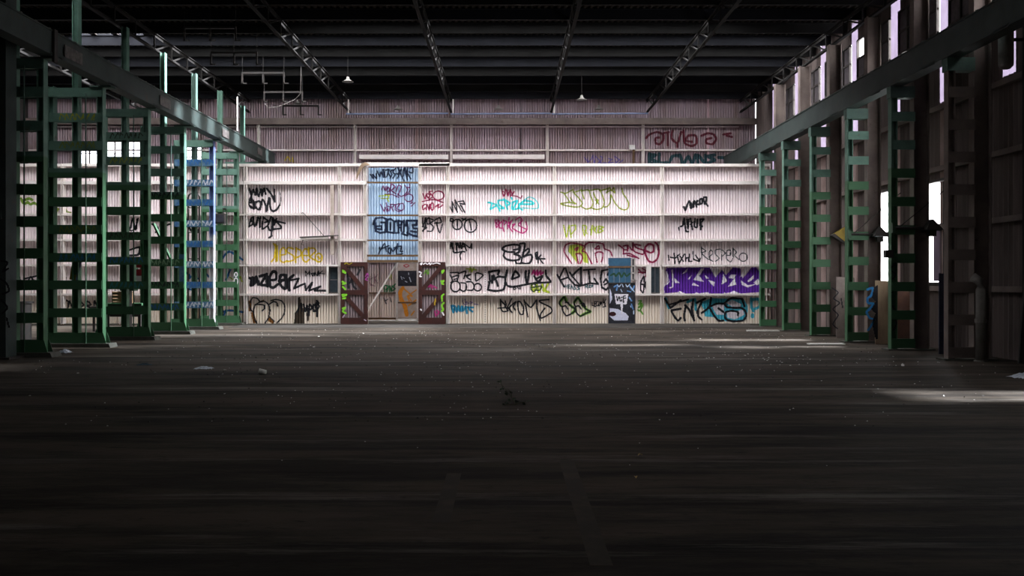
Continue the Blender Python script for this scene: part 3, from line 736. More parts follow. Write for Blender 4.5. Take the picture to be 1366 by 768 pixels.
for i, p in enumerate(pts):
    w = .09*(1-i/5); mb.v += [(p[0]-w, p[1], p[2]+w*.5), (p[0]+w, p[1], p[2]-w*.5), (p[0]+w, p[1]+.01, p[2]-w*.5), (p[0]-w, p[1]+.01, p[2]+w*.5)]
for i in range(4):
    n = i*4
    for k in range(4): mb.f.append((n+k, n+(k+1) % 4, n+4+(k+1) % 4, n+4+k))
mb.f += [(0,1,2,3), (19,18,17,16)]
mb.build('strip', M['ply'], t, fix=True)

def pendant(px, py, y, lab):
    x, z = wx(px, y), wz(py, y); t = thing('pendant_lamp', lab, 'lamp', (x, y, z), 'bell lamps under the roof')
    MB().tube([(x, y, z+.16), (x, y, 9.199)], .012, 6).build('drop_rod', M['truss'], t)
    MB().lathe([(.02, .17), (.045, .16), (.06, .08), (.15, .02), (.19, 0), (.18, 0), (.13, .015), (.0, .10)], (x, y, z), 16).build('shade', M['pipe_grey'], t, smooth=True)
    return t
for px, py, y in ((464, 109, 33.4), (397, 139, 38.05), (531, 146, 39.6), (665, 146, 39.6), (776, 133, 36.5), (799, 146, 39.6)):
    pendant(px, py, y, 'small bell shaped pendant lamp hanging under the dark roof')
# dark hanging cable-tray hangers over the aisle side
def hanger(xc, y, z):
    t = thing('tray_hanger', 'dark hanging frame with three drops under the roof beside the aisle', 'hanger', (xc, y, z), 'hanging frames under the roof')
    MB().box(xc-.72, xc+.72, y-.03, y+.03, z+.34, z+.40).build('top_bar', M['iron'], t)
    for dx in (-.70, 0, .70):
        MB().box(xc+dx-.025, xc+dx+.025, y-.025, y+.025, z, z+.34).build('drop', M['iron'], t)
        MB().box(xc+dx-.02, xc+dx+.14, y-.025, y+.025, z, z+.04).build('hook', M['iron'], t)
        MB().box(xc+dx-.006, xc+dx+.006, y-.006, y+.006, z+.40, 9.20).build('hanger_rod', M['iron'], t)
for px, py, y in ((280, 45, 27.2), (312, 78, 30.3), (351, 104, 33.4), (378, 129, 36.5), (401, 147, 39.6)):
    hanger(wx(px, y), y, wz(py, y)-.2)
MB().tube([(wx(353, 35), 35, wz(138, 35)), (wx(358, 35), 35, wz(144, 35)), (wx(372, 35), 35, wz(142, 35)), (wx(393, 35), 35, wz(133, 35)), (wx(401, 35), 34.97, wz(125, 35)), (wx(402, 35), 34.95, 8.8), (wx(402, 35), 34.95, 9.19)], .010, 6).build('drooping_cable', M['pipe_grey'], ceiling, smooth=True)['label'] = 'pale loose drooping cable'
t = thing('light_standard', 'thin pale upright rod standing on the crane girder', 'rod', (-9.75, 35.6, 6.93))
MB().tube([(-9.66, 35.6, 7.0), (-9.66, 35.6, wz(129, 35.6))], .022, 6).build('rod', M['white_steel'], t)
MB().box(-9.71, -9.61, 35.54, 35.66, 6.932, 7.01).build('foot', M['iron'], t)

# ------------------------------------------------------------------ things in the left aisle
t = thing('machine_cabinet', 'black machine cabinet standing in the aisle behind the columns', 'cabinet', (-12.0, 23.5, 0))
MB().box(-12.6, -11.62, 23.5, 24.3, .06, 1.08).build('body', M['iron'], t)
MB().box(-12.5, -11.72, 23.48, 23.5, .2, .95).build('door', M['black_board'], t)
MB().box(-12.64, -11.58, 23.46, 24.34, 1.08, 1.13).build('top', M['iron'], t)
for dx in (-12.58, -11.7): MB().box(dx, dx+.06, 23.55, 24.25, 0, .06).build('skid', M['iron'], t)
def bench(x, y, w, h, lab, m):
    t = thing('work_bench', lab, 'bench', (x, y, 0))
    MB().box(x-w/2, x+w/2, y, y+.6, h-.06, h).build('top', M[m], t)
    for a in (-w/2+.04, w/2-.1):
        for b in (.04, .5): MB().box(x+a, x+a+.06, y+b, y+b+.06, 0, h-.06).build('leg', M['iron'], t)
    MB().box(x-w/2+.1, x+w/2-.1, y+.3, y+.33, h-.35, h-.06).build('back_board', M['iron'], t)
    return t
bench(-11.25, 28.9, 1.25, .98, 'dark work bench with a bright green edged top in the aisle', 'green')
bench(-12.6, 32.0, 1.6, .82, 'low dark bench further back in the aisle', 'iron')
def crate(x, y, z, w, h, m, lab):
    t = thing('crate', lab, 'crate', (x, y, z))
    MB().box(x-w/2, x+w/2, y, y+w*.8, z, z+h*.12).build('base', M[m], t)
    for a in (x-w/2, x+w/2-.02): MB().box(a, a+.02, y, y+w*.8, z+h*.12, z+h).build('side', M[m], t)
    for k in range(3): MB().box(x-w/2+.02, x+w/2-.02, y-.001, y+.018, z+h*(.16+.28*k), z+h*(.38+.28*k)).build('slat', M[m], t)
    MB().box(x-w/2+.02, x+w/2-.02, y+w*.8-.02, y+w*.8, z+h*.12, z+h).build('back', M[m], t)
    return t
crate(-11.3, 29.05, .98, .50, .34, 'rust_steel', 'rust brown crate on the green edged bench')
crate(-12.5, 32.1, .82, .45, .30, 'rust_steel', 'rust brown crate on the low bench')
t = thing('switch_cabinet', 'dark green switch cabinet fixed behind the aisle columns', 'cabinet', (wx(169, 28.2), 28.2, 1.35))
x0, x1 = wx(160, 28.2), wx(179, 28.2)
MB().box(x0, x1, 28.2, 28.5, 1.35, 2.12).build('case', M['green_dull'], t); MB().box(x0+.03, x1-.03, 28.185, 28.2, 1.39, 2.08).build('door', M['iron'], t)
MB().box((x0+x1)/2-.05, (x0+x1)/2+.05, 28.25, 28.45, 0, 1.35).build('stand', M['iron'], t)
t = tag(MB().bar((wx(97, 24.4), 24.40, 1.65), (wx(101, 24.4), 24.42, 2.1), .16, .03).build('yellow_plank', M['yellow']), 'short yellow board propped on a column batten', 'board')
t = tag(MB().bar((wx(104, 24.4), 24.33, 1.65), (wx(107, 24.4), 24.42, 2.08), .05, .03).build('blue_strip', M['pipe_blue']), 'narrow blue strip propped beside the yellow board', 'strip')
t = tag(MB().bar((wx(205, 30.75), 30.75, wz(298, 30.75)), (wx(228, 30.75), 30.75, wz(346, 30.75)), .16, .05).build('cross_brace', M['green_dull']), 'dark diagonal brace fixed behind the aisle columns', 'brace')
t = thing('hoop_rail', 'dark hoop shaped handrail behind the violet blue column', 'rail', (wx(258, 35), 35, 0))
a, b, zt = wx(251, 35), wx(266, 35), wz(258, 35)
MB().tube([(a, 35, 0), (a, 35, zt-.12), (a+.05, 35, zt-.03), (a+.12, 35, zt), (b-.12, 35, zt), (b-.05, 35, zt-.03), (b, 35, zt-.12), (b, 35, 0)], .03, 8).build('hoop', M['iron'], t, smooth=True)
for y in (277, 310, 345, 380): MB().tube([(a, 35, wz(y, 35)), (b, 35, wz(y, 35))], .02, 6).build('rung', M['iron'], t)
t = thing('floodlight', 'black floodlight box hung near the top of the last aisle column', 'light', (wx(292, 36), 36.2, wz(290, 36)))
x0, z0 = wx(292, 36), wz(294, 36)
MB().box(x0-.2, x0+.2, 36.0, 36.3, z0-.1, z0+.25).build('case', M['iron'], t); MB().box(x0-.16, x0+.16, 35.985, 36.0, z0-.06, z0+.2).build('lens', M['black_board'], t)
MB().tube([(x0+.1, 36.2, z0+.25), (x0+.1, 36.2, z0+.45), (x0+.1, 36.484, z0+.45)], .03, 6).build('pole', M['iron'], t)
# ------------------------------------------------------------------ graffiti: sprayed paint that follows the sheets' ribs
CR = {'C1':(320,215,9.6),'C2':(320,280,9.6),'C3':(320,350,8.929),'C4':(480,215,8.5375),'C5':(480,280,8.5375),'C6':(450,340,8.0),
      'C7':(595,240,9.033),'C8':(595,315,9.107),'D1':(595,355,9.107),'D2':(738,240,9.033),'D3':(738,315,9.107),'D4':(738,355,9.107),
      'D5':(800,335,7.456),'D6':(880,250,7.314),'D7':(880,350,8.931),'D8':(770,160,6.209),'PX':(0,0,1.0),'L5':(160,290,4.52),'L3':(0,290,4.04),'L2':(0,170,5.91)}
def el(cx, cy, rx, ry, a0=0, a1=360, n=18):
    return [(cx+rx*math.cos(math.radians(a0+(a1-a0)*i/n)), cy+ry*math.sin(math.radians(a0+(a1-a0)*i/n))) for i in range(n+1)]
def smooth_line(p, sub=4):
    if len(p) < 3: return p
    out = []
    for i in range(len(p)-1):
        p0 = p[max(i-1, 0)]; p1 = p[i]; p2 = p[i+1]; p3 = p[min(i+2, len(p)-1)]
        for k in range(sub):
            t = k/sub
            q = []
            for d in (0, 1):
                m1 = (p2[d]-p0[d])*.36; m2 = (p3[d]-p1[d])*.36
                q.append((2*t**3-3*t*t+1)*p1[d]+(t**3-2*t*t+t)*m1+(-2*t**3+3*t*t)*p2[d]+(t**3-t*t)*m2)
            out.append(tuple(q))
    out.append(p[-1]); return out
SURF = {'part': (lambda x: YS-corr(x)), 'blue': (lambda x: YS+.05-corr(x)), 'end': (lambda x: YE-corr(x))}
def seg_iv(c, p, q, r):
    lo, hi = 1e9, -1e9
    for s in (p, q):
        d = r*r-(c-s[0])**2
        if d > 0:
            d = math.sqrt(d); lo = min(lo, s[1]-d); hi = max(hi, s[1]+d)
    dx, dz = q[0]-p[0], q[1]-p[1]; l = math.hypot(dx, dz)
    if l > 1e-6:
        nx, nz = -dz/l*r, dx/l*r
        cs = [(p[0]+nx, p[1]+nz), (q[0]+nx, q[1]+nz), (q[0]-nx, q[1]-nz), (p[0]-nx, p[1]-nz)]
        for a, b in zip(cs, cs[1:]+cs[:1]):
            if (a[0]-c)*(b[0]-c) <= 0 and abs(a[0]-b[0]) > 1e-9:
                z = a[1]+(b[1]-a[1])*(c-a[0])/(b[0]-a[0]); lo = min(lo, z); hi = max(hi, z)
    return (lo, hi) if hi > lo else None
def spray(parent, color, lines=(), w=2.0, crop='PX', fills=(), surf='part', lift=.008, label=None, name='graffiti_tag', smooth=True, Yd=None, flat=None):
    """lines: strokes; fills: outlines. Given in a close-up's coordinates, turned into metres on the wall."""
    ox, oy, s = CR[crop]; Y = Yd or (YE if surf == 'end' else (YS if surf != 'flat' else flat))
    def cv(p): return (wx(ox+p[0]/s, Y), wz(oy+p[1]/s, Y))
    px = Y/K; R = w*1.12*px/2; segs = []; polys = []
    for ln in lines:
        q = [cv(p) for p in (smooth_line(list(ln)) if smooth else ln)]
        for a, b in zip(q, q[1:]):
            segs.append((a, b, R*random.uniform(.85, 1.15)))
    for f in fills: polys.append([cv(p) for p in f])
    xs_ = [v for a, b, r in segs for v in (min(a[0], b[0])-r, max(a[0], b[0])+r)]+[p[0] for f in polys for p in f]
    if not xs_: return None
    x0, x1 = min(xs_), max(xs_); mb = MB()
    edges = []
    if surf == 'flat':
        n = max(4, int((x1-x0)/.018)); edges = [x0+(x1-x0)*i/n for i in range(n+1)]
    else:
        k = math.floor(x0/GP)
        while k*GP < x1:
            edges += [(k+t)*GP for t in (0, .17, .34, .50, .67, .84)]; k += 1
        edges.append(k*GP)
    for a, b in zip(edges, edges[1:]):
        c = (a+b)/2
        if c < x0 or c > x1: continue
        iv = []
        for p, q, r in segs:
            if min(p[0], q[0])-r < c < max(p[0], q[0])+r:
                t = seg_iv(c, p, q, r)
                if t: iv.append(t)
        for f in polys:
            zs = []
            for p, q in zip(f, f[1:]+f[:1]):
                if (p[0]-c)*(q[0]-c) < 0: zs.append(p[1]+(q[1]-p[1])*(c-p[0])/(q[0]-p[0]))
            zs.sort()
            for z0, z1 in zip(zs[::2], zs[1::2]): iv.append((z0-random.uniform(0, .012), z1+random.uniform(0, .012)))
        iv.sort(); m = []
        for lo, hi in iv:
            if m and lo <= m[-1][1]: m[-1][1] = max(m[-1][1], hi)
            else: m.append([lo, hi])
        ya = (flat if surf == 'flat' else SURF[surf](a))-lift; yb = (flat if surf == 'flat' else SURF[surf](b-1e-7))-lift
        for lo, hi in m:
            n = len(mb.v); mb.v += [(a, ya, lo), (b, yb, lo), (b, yb, hi), (a, ya, hi)]; mb.f.append((n, n+1, n+2, n+3))
    if not mb.f: return None
    o = mb.build(name, color if not isinstance(color, tuple) else paint(color), parent)
    if label: o['label'] = label
    return o
BK = (.012,.012,.016); NV = (.015,.025,.06); CRI = (.25,.012,.06); PNK = (.50,.03,.20); CY = (.04,.50,.52); PUR = (.10,.02,.30); YG = (.38,.46,.04); OL = (.22,.27,.02)
YEL = (.62,.44,.02); TEAL = (.02,.09,.11); BLU = (.03,.25,.42); WHT = (.80,.76,.80)
S = lambda *a, **k: spray(part, *a, **k)
S(BK, [[(120,350),(150,440),(170,360),(200,430),(215,350)],[(220,360),(240,450),(270,360),(285,440)],[(285,440),(310,350),(330,420)],[(345,350),(400,420),(450,520)],[(450,520),(440,360)],
  [(105,550),(145,455),(150,520),(110,545),(150,600)],[(165,500),(180,610),(150,580)],[(195,520),(200,600)],[(190,530),(250,510),(270,560),(240,620),(205,590)],[(260,620),(290,490),(330,560),(340,640)],
  [(340,640),(375,470),(385,560),(400,620),(430,640),(470,620),(510,560)]], 2.3, 'C1', label='black two line scrawled tag')
S(BK, [[(500,580),(518,540),(525,480),(515,400)]], .8, 'C1')
S(BK, [[(110,215),(150,95)],[(110,215),(170,175),(140,120)],[(170,90),(190,210),(235,90)],[(235,90),(215,190)],[(260,90),(255,220)],[(300,90),(285,240),(350,205)],[(300,95),(360,140),(320,160)],[(400,90),(360,200),(380,255),(420,250),(430,110)],[(420,100),(405,330)],[(470,110),(440,190)],[(440,130),(500,150),(580,170)],[(450,130),(525,210),(520,235),(440,245)],[(410,330),(375,355)]], 2.2, 'C2', label='black spiky tag')
S(YEL, [[(430,430),(455,470),(445,600),(405,660)],[(455,440),(460,660)],[(480,460),(480,650)],[(510,580),(590,560),(560,480),(520,520),(515,640),(560,670),(600,650)],[(690,500),(620,480),(600,530),(690,590),(690,640),(610,660)],[(720,480),(715,670)],[(720,490),(780,520),(780,580),(720,610)],[(810,580),(880,580),(870,510),(830,500),(800,560),(810,640),(850,665),(890,630)],[(880,480),(890,600)],[(890,490),(950,490),(970,530),(900,600),(960,640)],el(1010,610,44,54),[(995,600),(1030,620)],[(1010,590),(1012,632)]], 1.8, 'C2', label='yellow looping graffiti tag')
S(BK, [[(95,180),(140,200),(130,270),(180,240),(150,180)],[(150,270),(195,170),(220,260)],[(160,230),(215,225)],[(235,165),(310,150),(250,260),(320,270)],[(320,140),(330,280)],[(350,210),(430,200),(430,120),(390,110),(355,180),(360,280),(400,300),(450,260)],[(470,220),(540,200),(530,150),(480,160),(480,260),(530,310),(570,290)],[(550,150),(545,300)],[(590,330),(580,210),(640,150)]], 3.4, 'C3', label='heavy black tag with a zigzag tail')
S(BK, [[(590,215),(700,190),(645,310),(740,265),(775,250),(785,330),(860,240),(825,335),(960,285),(890,335),(1030,335)]], 2.4, 'C3', smooth=False)
S(BK, [[(785,160),(780,100),(810,140),(830,100),(835,165)],[(850,130),(870,165),(885,125),(850,130)],[(890,160),(895,115),(920,160),(930,110)],[(940,100),(945,160)],[(985,100),(945,130),(1010,135)]], 1.2, 'C3', label='small black tag', smooth=False)
S((.20,.08,.015), fills=[[(130,600),(165,590),(205,720),(160,720)],[(345,640),(410,700),(390,730),(330,690)],[(95,460),(130,450),(140,580),(105,580)],[(240,460),(290,440),(290,465),(240,475)]], crop='C3', lift=.006)
S(BK, [[(160,580),(180,510),(240,470),(300,465),(345,510),(355,580),(340,660),(300,720)],[(160,580),(170,660),(200,720)],[(185,500),(240,500),(290,510),(290,550),(265,575)],[(120,480),(150,420),(210,430),(240,470),(280,460)],[(110,500),(130,560),(160,590)],[(345,500),(400,465),(440,480),(450,520)],[(370,455),(430,440),(500,460),(535,520),(530,600),(500,660),(440,720)],[(345,640),(410,700)]], 1.6, 'C3', label='black outlined round graffiti shapes with brown shading')
S((.05,.035,.025), fills=[[(655,600),(690,560),(760,540),(770,740),(640,740),(650,680)],[(690,420),(720,410),(730,560),(690,570)],[(790,600),(830,600),(820,700),(800,690)]], crop='C3', lift=.006, name='soot_stain', label='dark soot stain')
S(BK, [[(680,590),(730,490),(740,580)],[(760,500),(780,580),(800,510),(810,590)],[(820,630),(830,500),(860,540),(840,560)],[(870,500),(880,580),(910,560),(890,500)],[(910,480),(920,640)],[(920,490),(945,520),(920,560)],[(915,455),(945,485)]], 2.2, 'C3', label='smeared black tag beside a soot stain')
S(NV, [[(120,150),(150,195),(145,150),(190,195),(185,140)],[(195,110),(225,170),(240,120),(270,180),(260,90)],[(270,90),(285,180)],[(290,100),(330,90),(320,130),(300,180)],[(320,130),(350,180)],[(380,95),(350,110),(365,150),(345,190)],[(405,80),(375,120),(400,150),(375,190)],[(415,140),(440,140)],[(425,195),(470,90),(430,150)],[(430,70),(500,220)],[(490,170),(500,80),(540,210)],[(540,210),(515,70)],[(545,70),(540,130),(580,200)],[(560,120),(600,130),(600,70),(570,75)]], 1.6, 'C4', surf='blue', label='black slanting tag on the blue sheet')
S((.14,.015,.10), [[(250,320),(265,280),(285,330),(300,280)],[(300,330),(320,290),(340,330),(310,350)],[(340,350),(360,260),(400,290),(360,330),(410,370)],[(410,340),(440,270),(470,290),(450,350),(420,400)],[(430,370),(470,400),(520,370),(545,320),(510,270)],[(540,290),(570,300),(565,260)],[(575,320),(545,370)],el(557,415,48,42),[(585,470),(600,465),(580,480)],[(585,510),(625,470)],[(280,375),(360,375),(440,410)]], 1.2, 'C4', surf='blue', label='purple looping tag on the blue sheet')
S(YG, [[(215,395),(340,385)],[(280,380),(330,390),(310,430),(330,455)],[(240,420),(330,420)]], 1.2, 'C4', surf='blue')
S((.12,.015,.10), [[(235,490),(275,570),(285,520),(310,570),(300,470)],[(315,510),(345,520),(330,565),(315,540)],[(345,490),(380,570)],[(350,490),(400,490),(370,520)],[(410,490),(400,550),(450,570),(500,540),(490,480),(410,490)],[(460,480),(420,540),(480,560)]], 1.1, 'C4', surf='blue', label='thin purple tag on the blue sheet')
S(CRI, [[(720,370),(745,430),(755,370)],[(760,380),(780,420),(800,380),(770,370)],[(830,340),(790,350),(830,400),(790,430)],el(895,390,64,50),[(705,460),(800,440),(860,440),(950,470)],[(745,490),(715,510),(720,550),(750,530)],[(755,550),(765,490),(790,555),(795,490)],el(825,515,18,42),[(860,520),(900,490),(890,530),(930,510),(945,495)]], 1.4, 'C4', label='crimson two line tag')
S(BK, [[(1020,510),(1060,580),(1050,460),(1110,580),(1085,440)],[(1085,440),(1165,575)],[(1120,460),(1180,450),(1195,490),(1140,480)],[(1150,500),(1195,580)]], 1.6, 'C4', label='black slanting tag', smooth=False)
S(NV, [[(150,160),(180,90),(260,85),(300,100),(300,140),(240,140)],[(165,120),(180,240),(230,260),(290,250),(300,120)],[(190,185),(245,180),(245,220),(200,215)],[(310,110),(350,100),(390,130),(390,260),(310,250),(310,110)],[(400,130),(430,120),(440,260),(390,260)],[(430,120),(480,130),(470,170),(440,170)],[(440,200),(470,195),(470,240)],[(500,120),(500,240),(480,270),(540,290),(550,210),(530,120),(520,180)],[(540,120),(650,120),(645,170),(600,170),(610,210),(660,210),(660,300),(600,290),(540,260)],[(580,240),(640,250)]], 2.3, 'C5', fills=[[(335,140),(357,140),(357,230),(335,230)]], surf='blue', label='navy block letter tag on the blue sheet', smooth=False)
S(NV, [[(225,420),(220,440)],[(210,500),(280,380),(300,470)],[(235,445),(330,405)],[(330,430),(320,470),(345,500),(350,440),(330,430)],[(360,440),(375,470),(410,430)],[(430,380),(420,500),(490,495)],[(390,430),(470,410),(460,470),(490,470)]], 1.5, 'C5', surf='blue', label='small navy tag on the blue sheet')
S(BK, [[(710,90),(720,180),(750,90),(745,180)],[(705,190),(760,200),(710,240)],[(720,240),(750,180)],[(760,110),(790,90),(800,150),(770,160),(760,110)],[(800,100),(850,120),(800,150),(840,190),(820,240),(770,240)],[(860,110),(910,90),(930,140),(870,150)],[(870,150),(910,260),(940,160)],[(850,150),(880,140)]], 1.5, 'C5', label='black angular tag beside the blue bay')
S(BK, [el(135,535,58,62),[(135,480),(140,590)],el(295,550,75,80),[(280,480),(305,600)],[(45,490),(60,460),(90,480),(70,500),(45,490)],[(190,465),(250,485)],[(200,490),(240,460)]], 1.5, 'C7', label='black tag of two barred circles')
S(CRI, [[(675,110),(690,195),(710,150),(680,140)],[(710,190),(720,110),(745,190),(750,120)],[(750,190),(775,110),(775,205)],[(780,120),(800,180),(820,140),(790,185),(850,195),(900,220),(915,190)]], 1.2, 'C7', label='small crimson tag')
S(CY, [[(505,270),(550,280),(535,350)],[(530,275),(610,300),(540,350)],[(610,295),(650,375)],[(690,240),(630,250),(640,300),(700,340),(640,340)],[(700,230),(740,350)],[(710,240),(770,280),(730,310)],[(800,270),(790,350)],[(788,215),(795,230)],[(800,270),(860,250),(810,350),(880,340)],[(880,290),(1050,290),(1030,260),(950,250),(890,290),(880,330),(920,360)]], 2.1, 'C7', label='turquoise tag with a sweeping tail')
S(CY, [[(930,250),(1000,205),(1070,230),(1110,290),(1110,335),(1060,345),(920,335)]], 1.1, 'C7')
S(PNK, [[(590,480),(605,570),(630,540),(600,520),(640,490),(600,480)],[(640,490),(640,570),(670,580)],[(640,530),(670,500)],[(690,480),(680,560),(700,620)],[(690,490),(730,500),(700,540)],[(740,590),(760,450)],[(760,520),(800,480),(760,560),(800,620)],[(800,540),(830,530),(800,580),(920,640),(980,590),(960,500)],[(840,480),(890,450),(920,490),(870,540),(960,590)],[(900,480),(910,630)]], 1.4, 'C7', label='magenta scribbled tag')
S(BK, [[(45,150),(60,80),(75,140)],[(50,120),(75,115)],[(80,80),(90,190),(130,190),(120,80)],[(130,150),(140,80),(160,140),(175,80),(185,150)],[(190,150),(205,80),(250,175)],[(195,125),(235,130)],[(215,85),(290,140),(310,90)],[(310,90),(310,150)],[(130,200),(200,185),(225,190)],[(190,190),(170,230),(180,285)]], 1.7, 'C8', label='black tag tucked under a girt')
S(BK, [[(680,150),(720,120),(820,100),(890,110),(895,150),(820,165)],[(680,160),(750,190),(830,190)],[(710,190),(700,240),(740,280),(820,295),(890,280),(895,240),(830,215),(890,190),(890,130)],[(845,300),(860,335),(900,330)],[(900,90),(960,90),(940,190),(910,330)],[(940,190),(1000,150),(1005,190),(950,250)],[(950,240),(1030,225),(1045,260),(1020,320),(960,335),(920,320)]], 2.3, 'C8', label='bold black bubble letter tag')
S(BK, [[(1085,210),(1100,280),(1110,190),(1085,205)],[(1110,200),(1120,320)],[(1150,230),(1120,270),(1200,275)],[(1130,270),(1180,330)]], 1.7, 'C8', smooth=False)
S(BK, [[(45,80),(150,75)],[(45,95),(80,170),(60,200)],[(80,130),(150,110),(140,170)],[(95,160),(140,150)],[(150,90),(240,60),(215,150)],[(220,120),(300,100),(250,130),(300,165)],[(355,90),(365,180),(450,110),(380,80),(355,95)],el(115,245,58,65),[(180,200),(240,210),(245,280),(210,305),(170,280)],[(250,190),(310,190),(345,240),(320,290),(260,290)],el(385,255,45,45)], 1.7, 'D1', label='black outlined two row bubble tag')
S(BK, [[(520,70),(640,50),(630,100)],[(525,70),(530,165)],[(580,110),(590,150),(640,125),(720,130),(740,50)],[(520,190),(600,160),(630,240)],[(510,280),(530,190)],[(505,285),(600,300),(700,280),(720,180)],[(740,50),(720,160),(740,230),(800,250),(900,235),(1000,215)],[(800,150),(840,60),(890,120),(800,155)],[(970,60),(965,120),(985,215),(1010,50)],[(1000,215),(1130,200),(1270,190),(1220,120),(1210,50)],[(1070,120),(1120,190),(1170,120),(1100,150)],[(560,120),(560,200)]], 2.5, 'D1', label='large bold black tag')
S(BK, [[(825,250),(825,285),(850,270),(830,255)],[(870,260),(890,275)],[(895,250),(905,280)]], 1.1, 'D1')
S(PNK, [[(1045,95),(1070,50),(1080,100),(1110,50),(1110,105),(1150,55),(1150,100),(1180,70)],[(1050,75),(1180,85)]], 2.0, 'D1', lift=.011)
S(YG, [[(1040,230),(1070,310),(1100,220),(1130,310),(1170,220),(1190,300),(1240,210)],[(1180,290),(1250,315)]], 2.4, 'D1', lift=.006)
S((.03,.05,.02), [el(1065,260,35,45),[(1040,260),(1160,240),(1140,290),(1080,290)]], 1.4, 'D1', lift=.011)
S(YG, [[(250,30),(370,45)],[(280,65),(300,20),(310,70),(340,20)]], 1.3, 'D1', lift=.011)
S(BK, [[(660,400),(665,500),(690,550),(750,540),(720,490)],[(630,510),(750,500)],[(660,410),(730,480),(720,420)],[(750,490),(800,390)],[(750,500),(800,560),(770,500),(850,430),(820,490),(840,530)],[(870,430),(875,520),(900,580),(935,580),(940,500),(900,430),(870,430)],[(950,410),(995,615)],[(950,420),(1030,500),(1100,410),(1100,500),(1145,660)],[(1250,405),(1140,415),(1150,440),(1270,500),(1280,560),(1160,630),(1150,580),(1200,510)]], 1.7, 'D1', label='long thin black tag near the floor')
S(BLU, [[(65,480),(90,560),(110,490),(80,480)],[(110,490),(130,550),(150,480)],[(155,490),(165,545),(190,490),(190,545)],[(200,490),(205,540),(240,490)],[(240,490),(255,570)],[(245,500),(330,500)],[(280,520),(320,550)]], 2.4, 'D1', label='blue tag near the floor')
S((.16,.10,.30), [[(200,390),(205,440),(240,470),(230,400)],[(250,430),(245,460),(275,450),(250,430)],[(290,430),(290,490)],[(290,430),(320,440),(290,460)],[(340,460),(390,465)]], .9, 'D1')
S(OL, [[(90,145),(150,160),(230,120)],[(130,160),(200,265)],[(205,210),(240,265),(275,285),(190,270),(90,285),(160,310),(260,325),(320,320),(350,280),(310,220),(245,150),(240,110)],[(250,150),(340,120)],[(345,110),(345,150),(370,225)],[(340,320),(400,350),(460,330),(480,270),(450,190),(425,120),(350,130)],[(485,150),(505,210),(535,240)],[(510,240),(550,290)],[(545,240),(515,290)],[(460,335),(520,355),(590,335),(615,270),(590,180),(550,110),(430,130)],[(560,130),(640,110),(660,100)],[(600,325),(650,320),(685,270),(695,180),(740,270),(800,340),(860,360),(900,340),(908,280),(880,220),(840,160),(830,100)],[(640,155),(680,90),(700,130),(730,90),(740,155),(700,120),(640,155)]], 1.4, 'D2', label='olive green outlined bubble tag')
S(YG, [[(125,545),(160,685),(190,545),(215,690)],[(215,550),(265,545),(270,590),(220,650)],[(350,545),(375,670),(400,560),(355,545)],[(380,610),(410,650)],[(440,600),(480,590)],[(470,550),(455,660)],[(490,560),(500,600),(520,560)],[(490,600),(520,640)],[(545,560),(540,635),(600,610),(560,590),(610,570),(550,555)]], 1.5, 'D2', label='lime green tag')
S((.40,.47,.06), fills=[[(200,110),(330,90),(380,150),(410,230),(430,330),(370,310),(350,230),(280,210),(290,320),(180,180)]], crop='D3', lift=.005)
S(CRI, [[(225,330),(150,220),(130,170),(150,110),(220,80),(330,100),(385,130),(350,180),(400,200),(470,335)],[(270,150),(300,135),(290,170),(265,165),(270,150)],[(275,215),(330,210),(355,260),(330,330)],[(280,220),(305,330)],[(385,110),(440,75),(600,90),(620,150),(690,180),(715,240)],[(510,150),(550,115),(560,150),(510,155)],[(510,210),(545,190),(600,200),(600,260),(585,310)],[(510,210),(535,320)]], 1.6, 'D3', label='crimson outlined letters over lime green')
S(CRI, [[(790,105),(850,150),(850,215)],[(850,120),(905,110),(905,160),(860,165)],[(850,215),(930,210),(1040,270)],[(905,180),(900,120)],[(930,130),(960,170),(970,80)],[(970,80),(980,180),(1090,220),(1095,170),(1010,140),(990,100),(1060,110)],[(900,230),(1020,260)]], 1.7, 'D3', label='crimson tag with a large round last letter')
S(CRI, [[(1115,170),(1180,200),(1220,180),(1215,110),(1160,95),(1115,140),(1120,220),(1160,300),(1210,315),(1260,280),(1285,200),(1270,110),(1240,75)]], 2.2, 'D3')
S(BK, [[(50,470),(130,610)],[(75,510),(130,390)],[(90,530),(180,500)],[(150,390),(190,510),(260,590)],[(200,440),(230,480),(310,400)],[(225,480),(320,590)],[(335,380),(340,590)],[(370,410),(510,400)],[(430,410),(445,570)],[(260,590),(320,605),(450,570),(545,580),(500,515)],[(680,400),(590,420),(575,520),(590,620),(640,650),(676,620)],[(676,440),(660,470)],[(610,560),(640,520),(670,560),(620,590)]], 2.2, 'D3', label='large thin lined black tag beside the blue door', smooth=False)
S(TEAL, [[(140,620),(150,590)],[(170,590),(165,630)],[(150,610),(170,610)],[(185,630),(185,590),(205,590)],[(183,610),(200,610)],[(180,630),(200,630)],[(210,640),(225,600),(240,640)],[(250,610),(250,650),(275,640),(265,615),(250,610)],[(320,610),(295,620),(320,640),(290,650)],[(385,630),(400,590),(420,600),(400,610),(420,630)],[(455,595),(440,595),(435,625),(455,620)],[(470,590),(465,620),(485,600),(470,590)]], 1.0, 'D3', label='small teal lettering', smooth=False)
e1 = [[(90,480),(75,440),(130,375),(150,420),(200,470),(180,440),(150,440)],[(90,480),(110,490),(150,480),(175,520)],[(110,490),(115,540),(160,600),(230,570),(270,530),(240,500),(200,470)],[(270,490),(255,440),(300,385),(340,440),(390,490),(370,450),(330,455)],[(270,490),(310,480),(340,520)],[(270,500),(280,560),(330,605),(400,570),(450,550),(400,520),(350,470)]]
S((.18,.42,.04), [[(q[0]+6, q[1]-2) for q in e1[0][:4]], e1[2][3:], e1[3][1:5], e1[5][2:]], 3.2, 'D4', lift=.005)
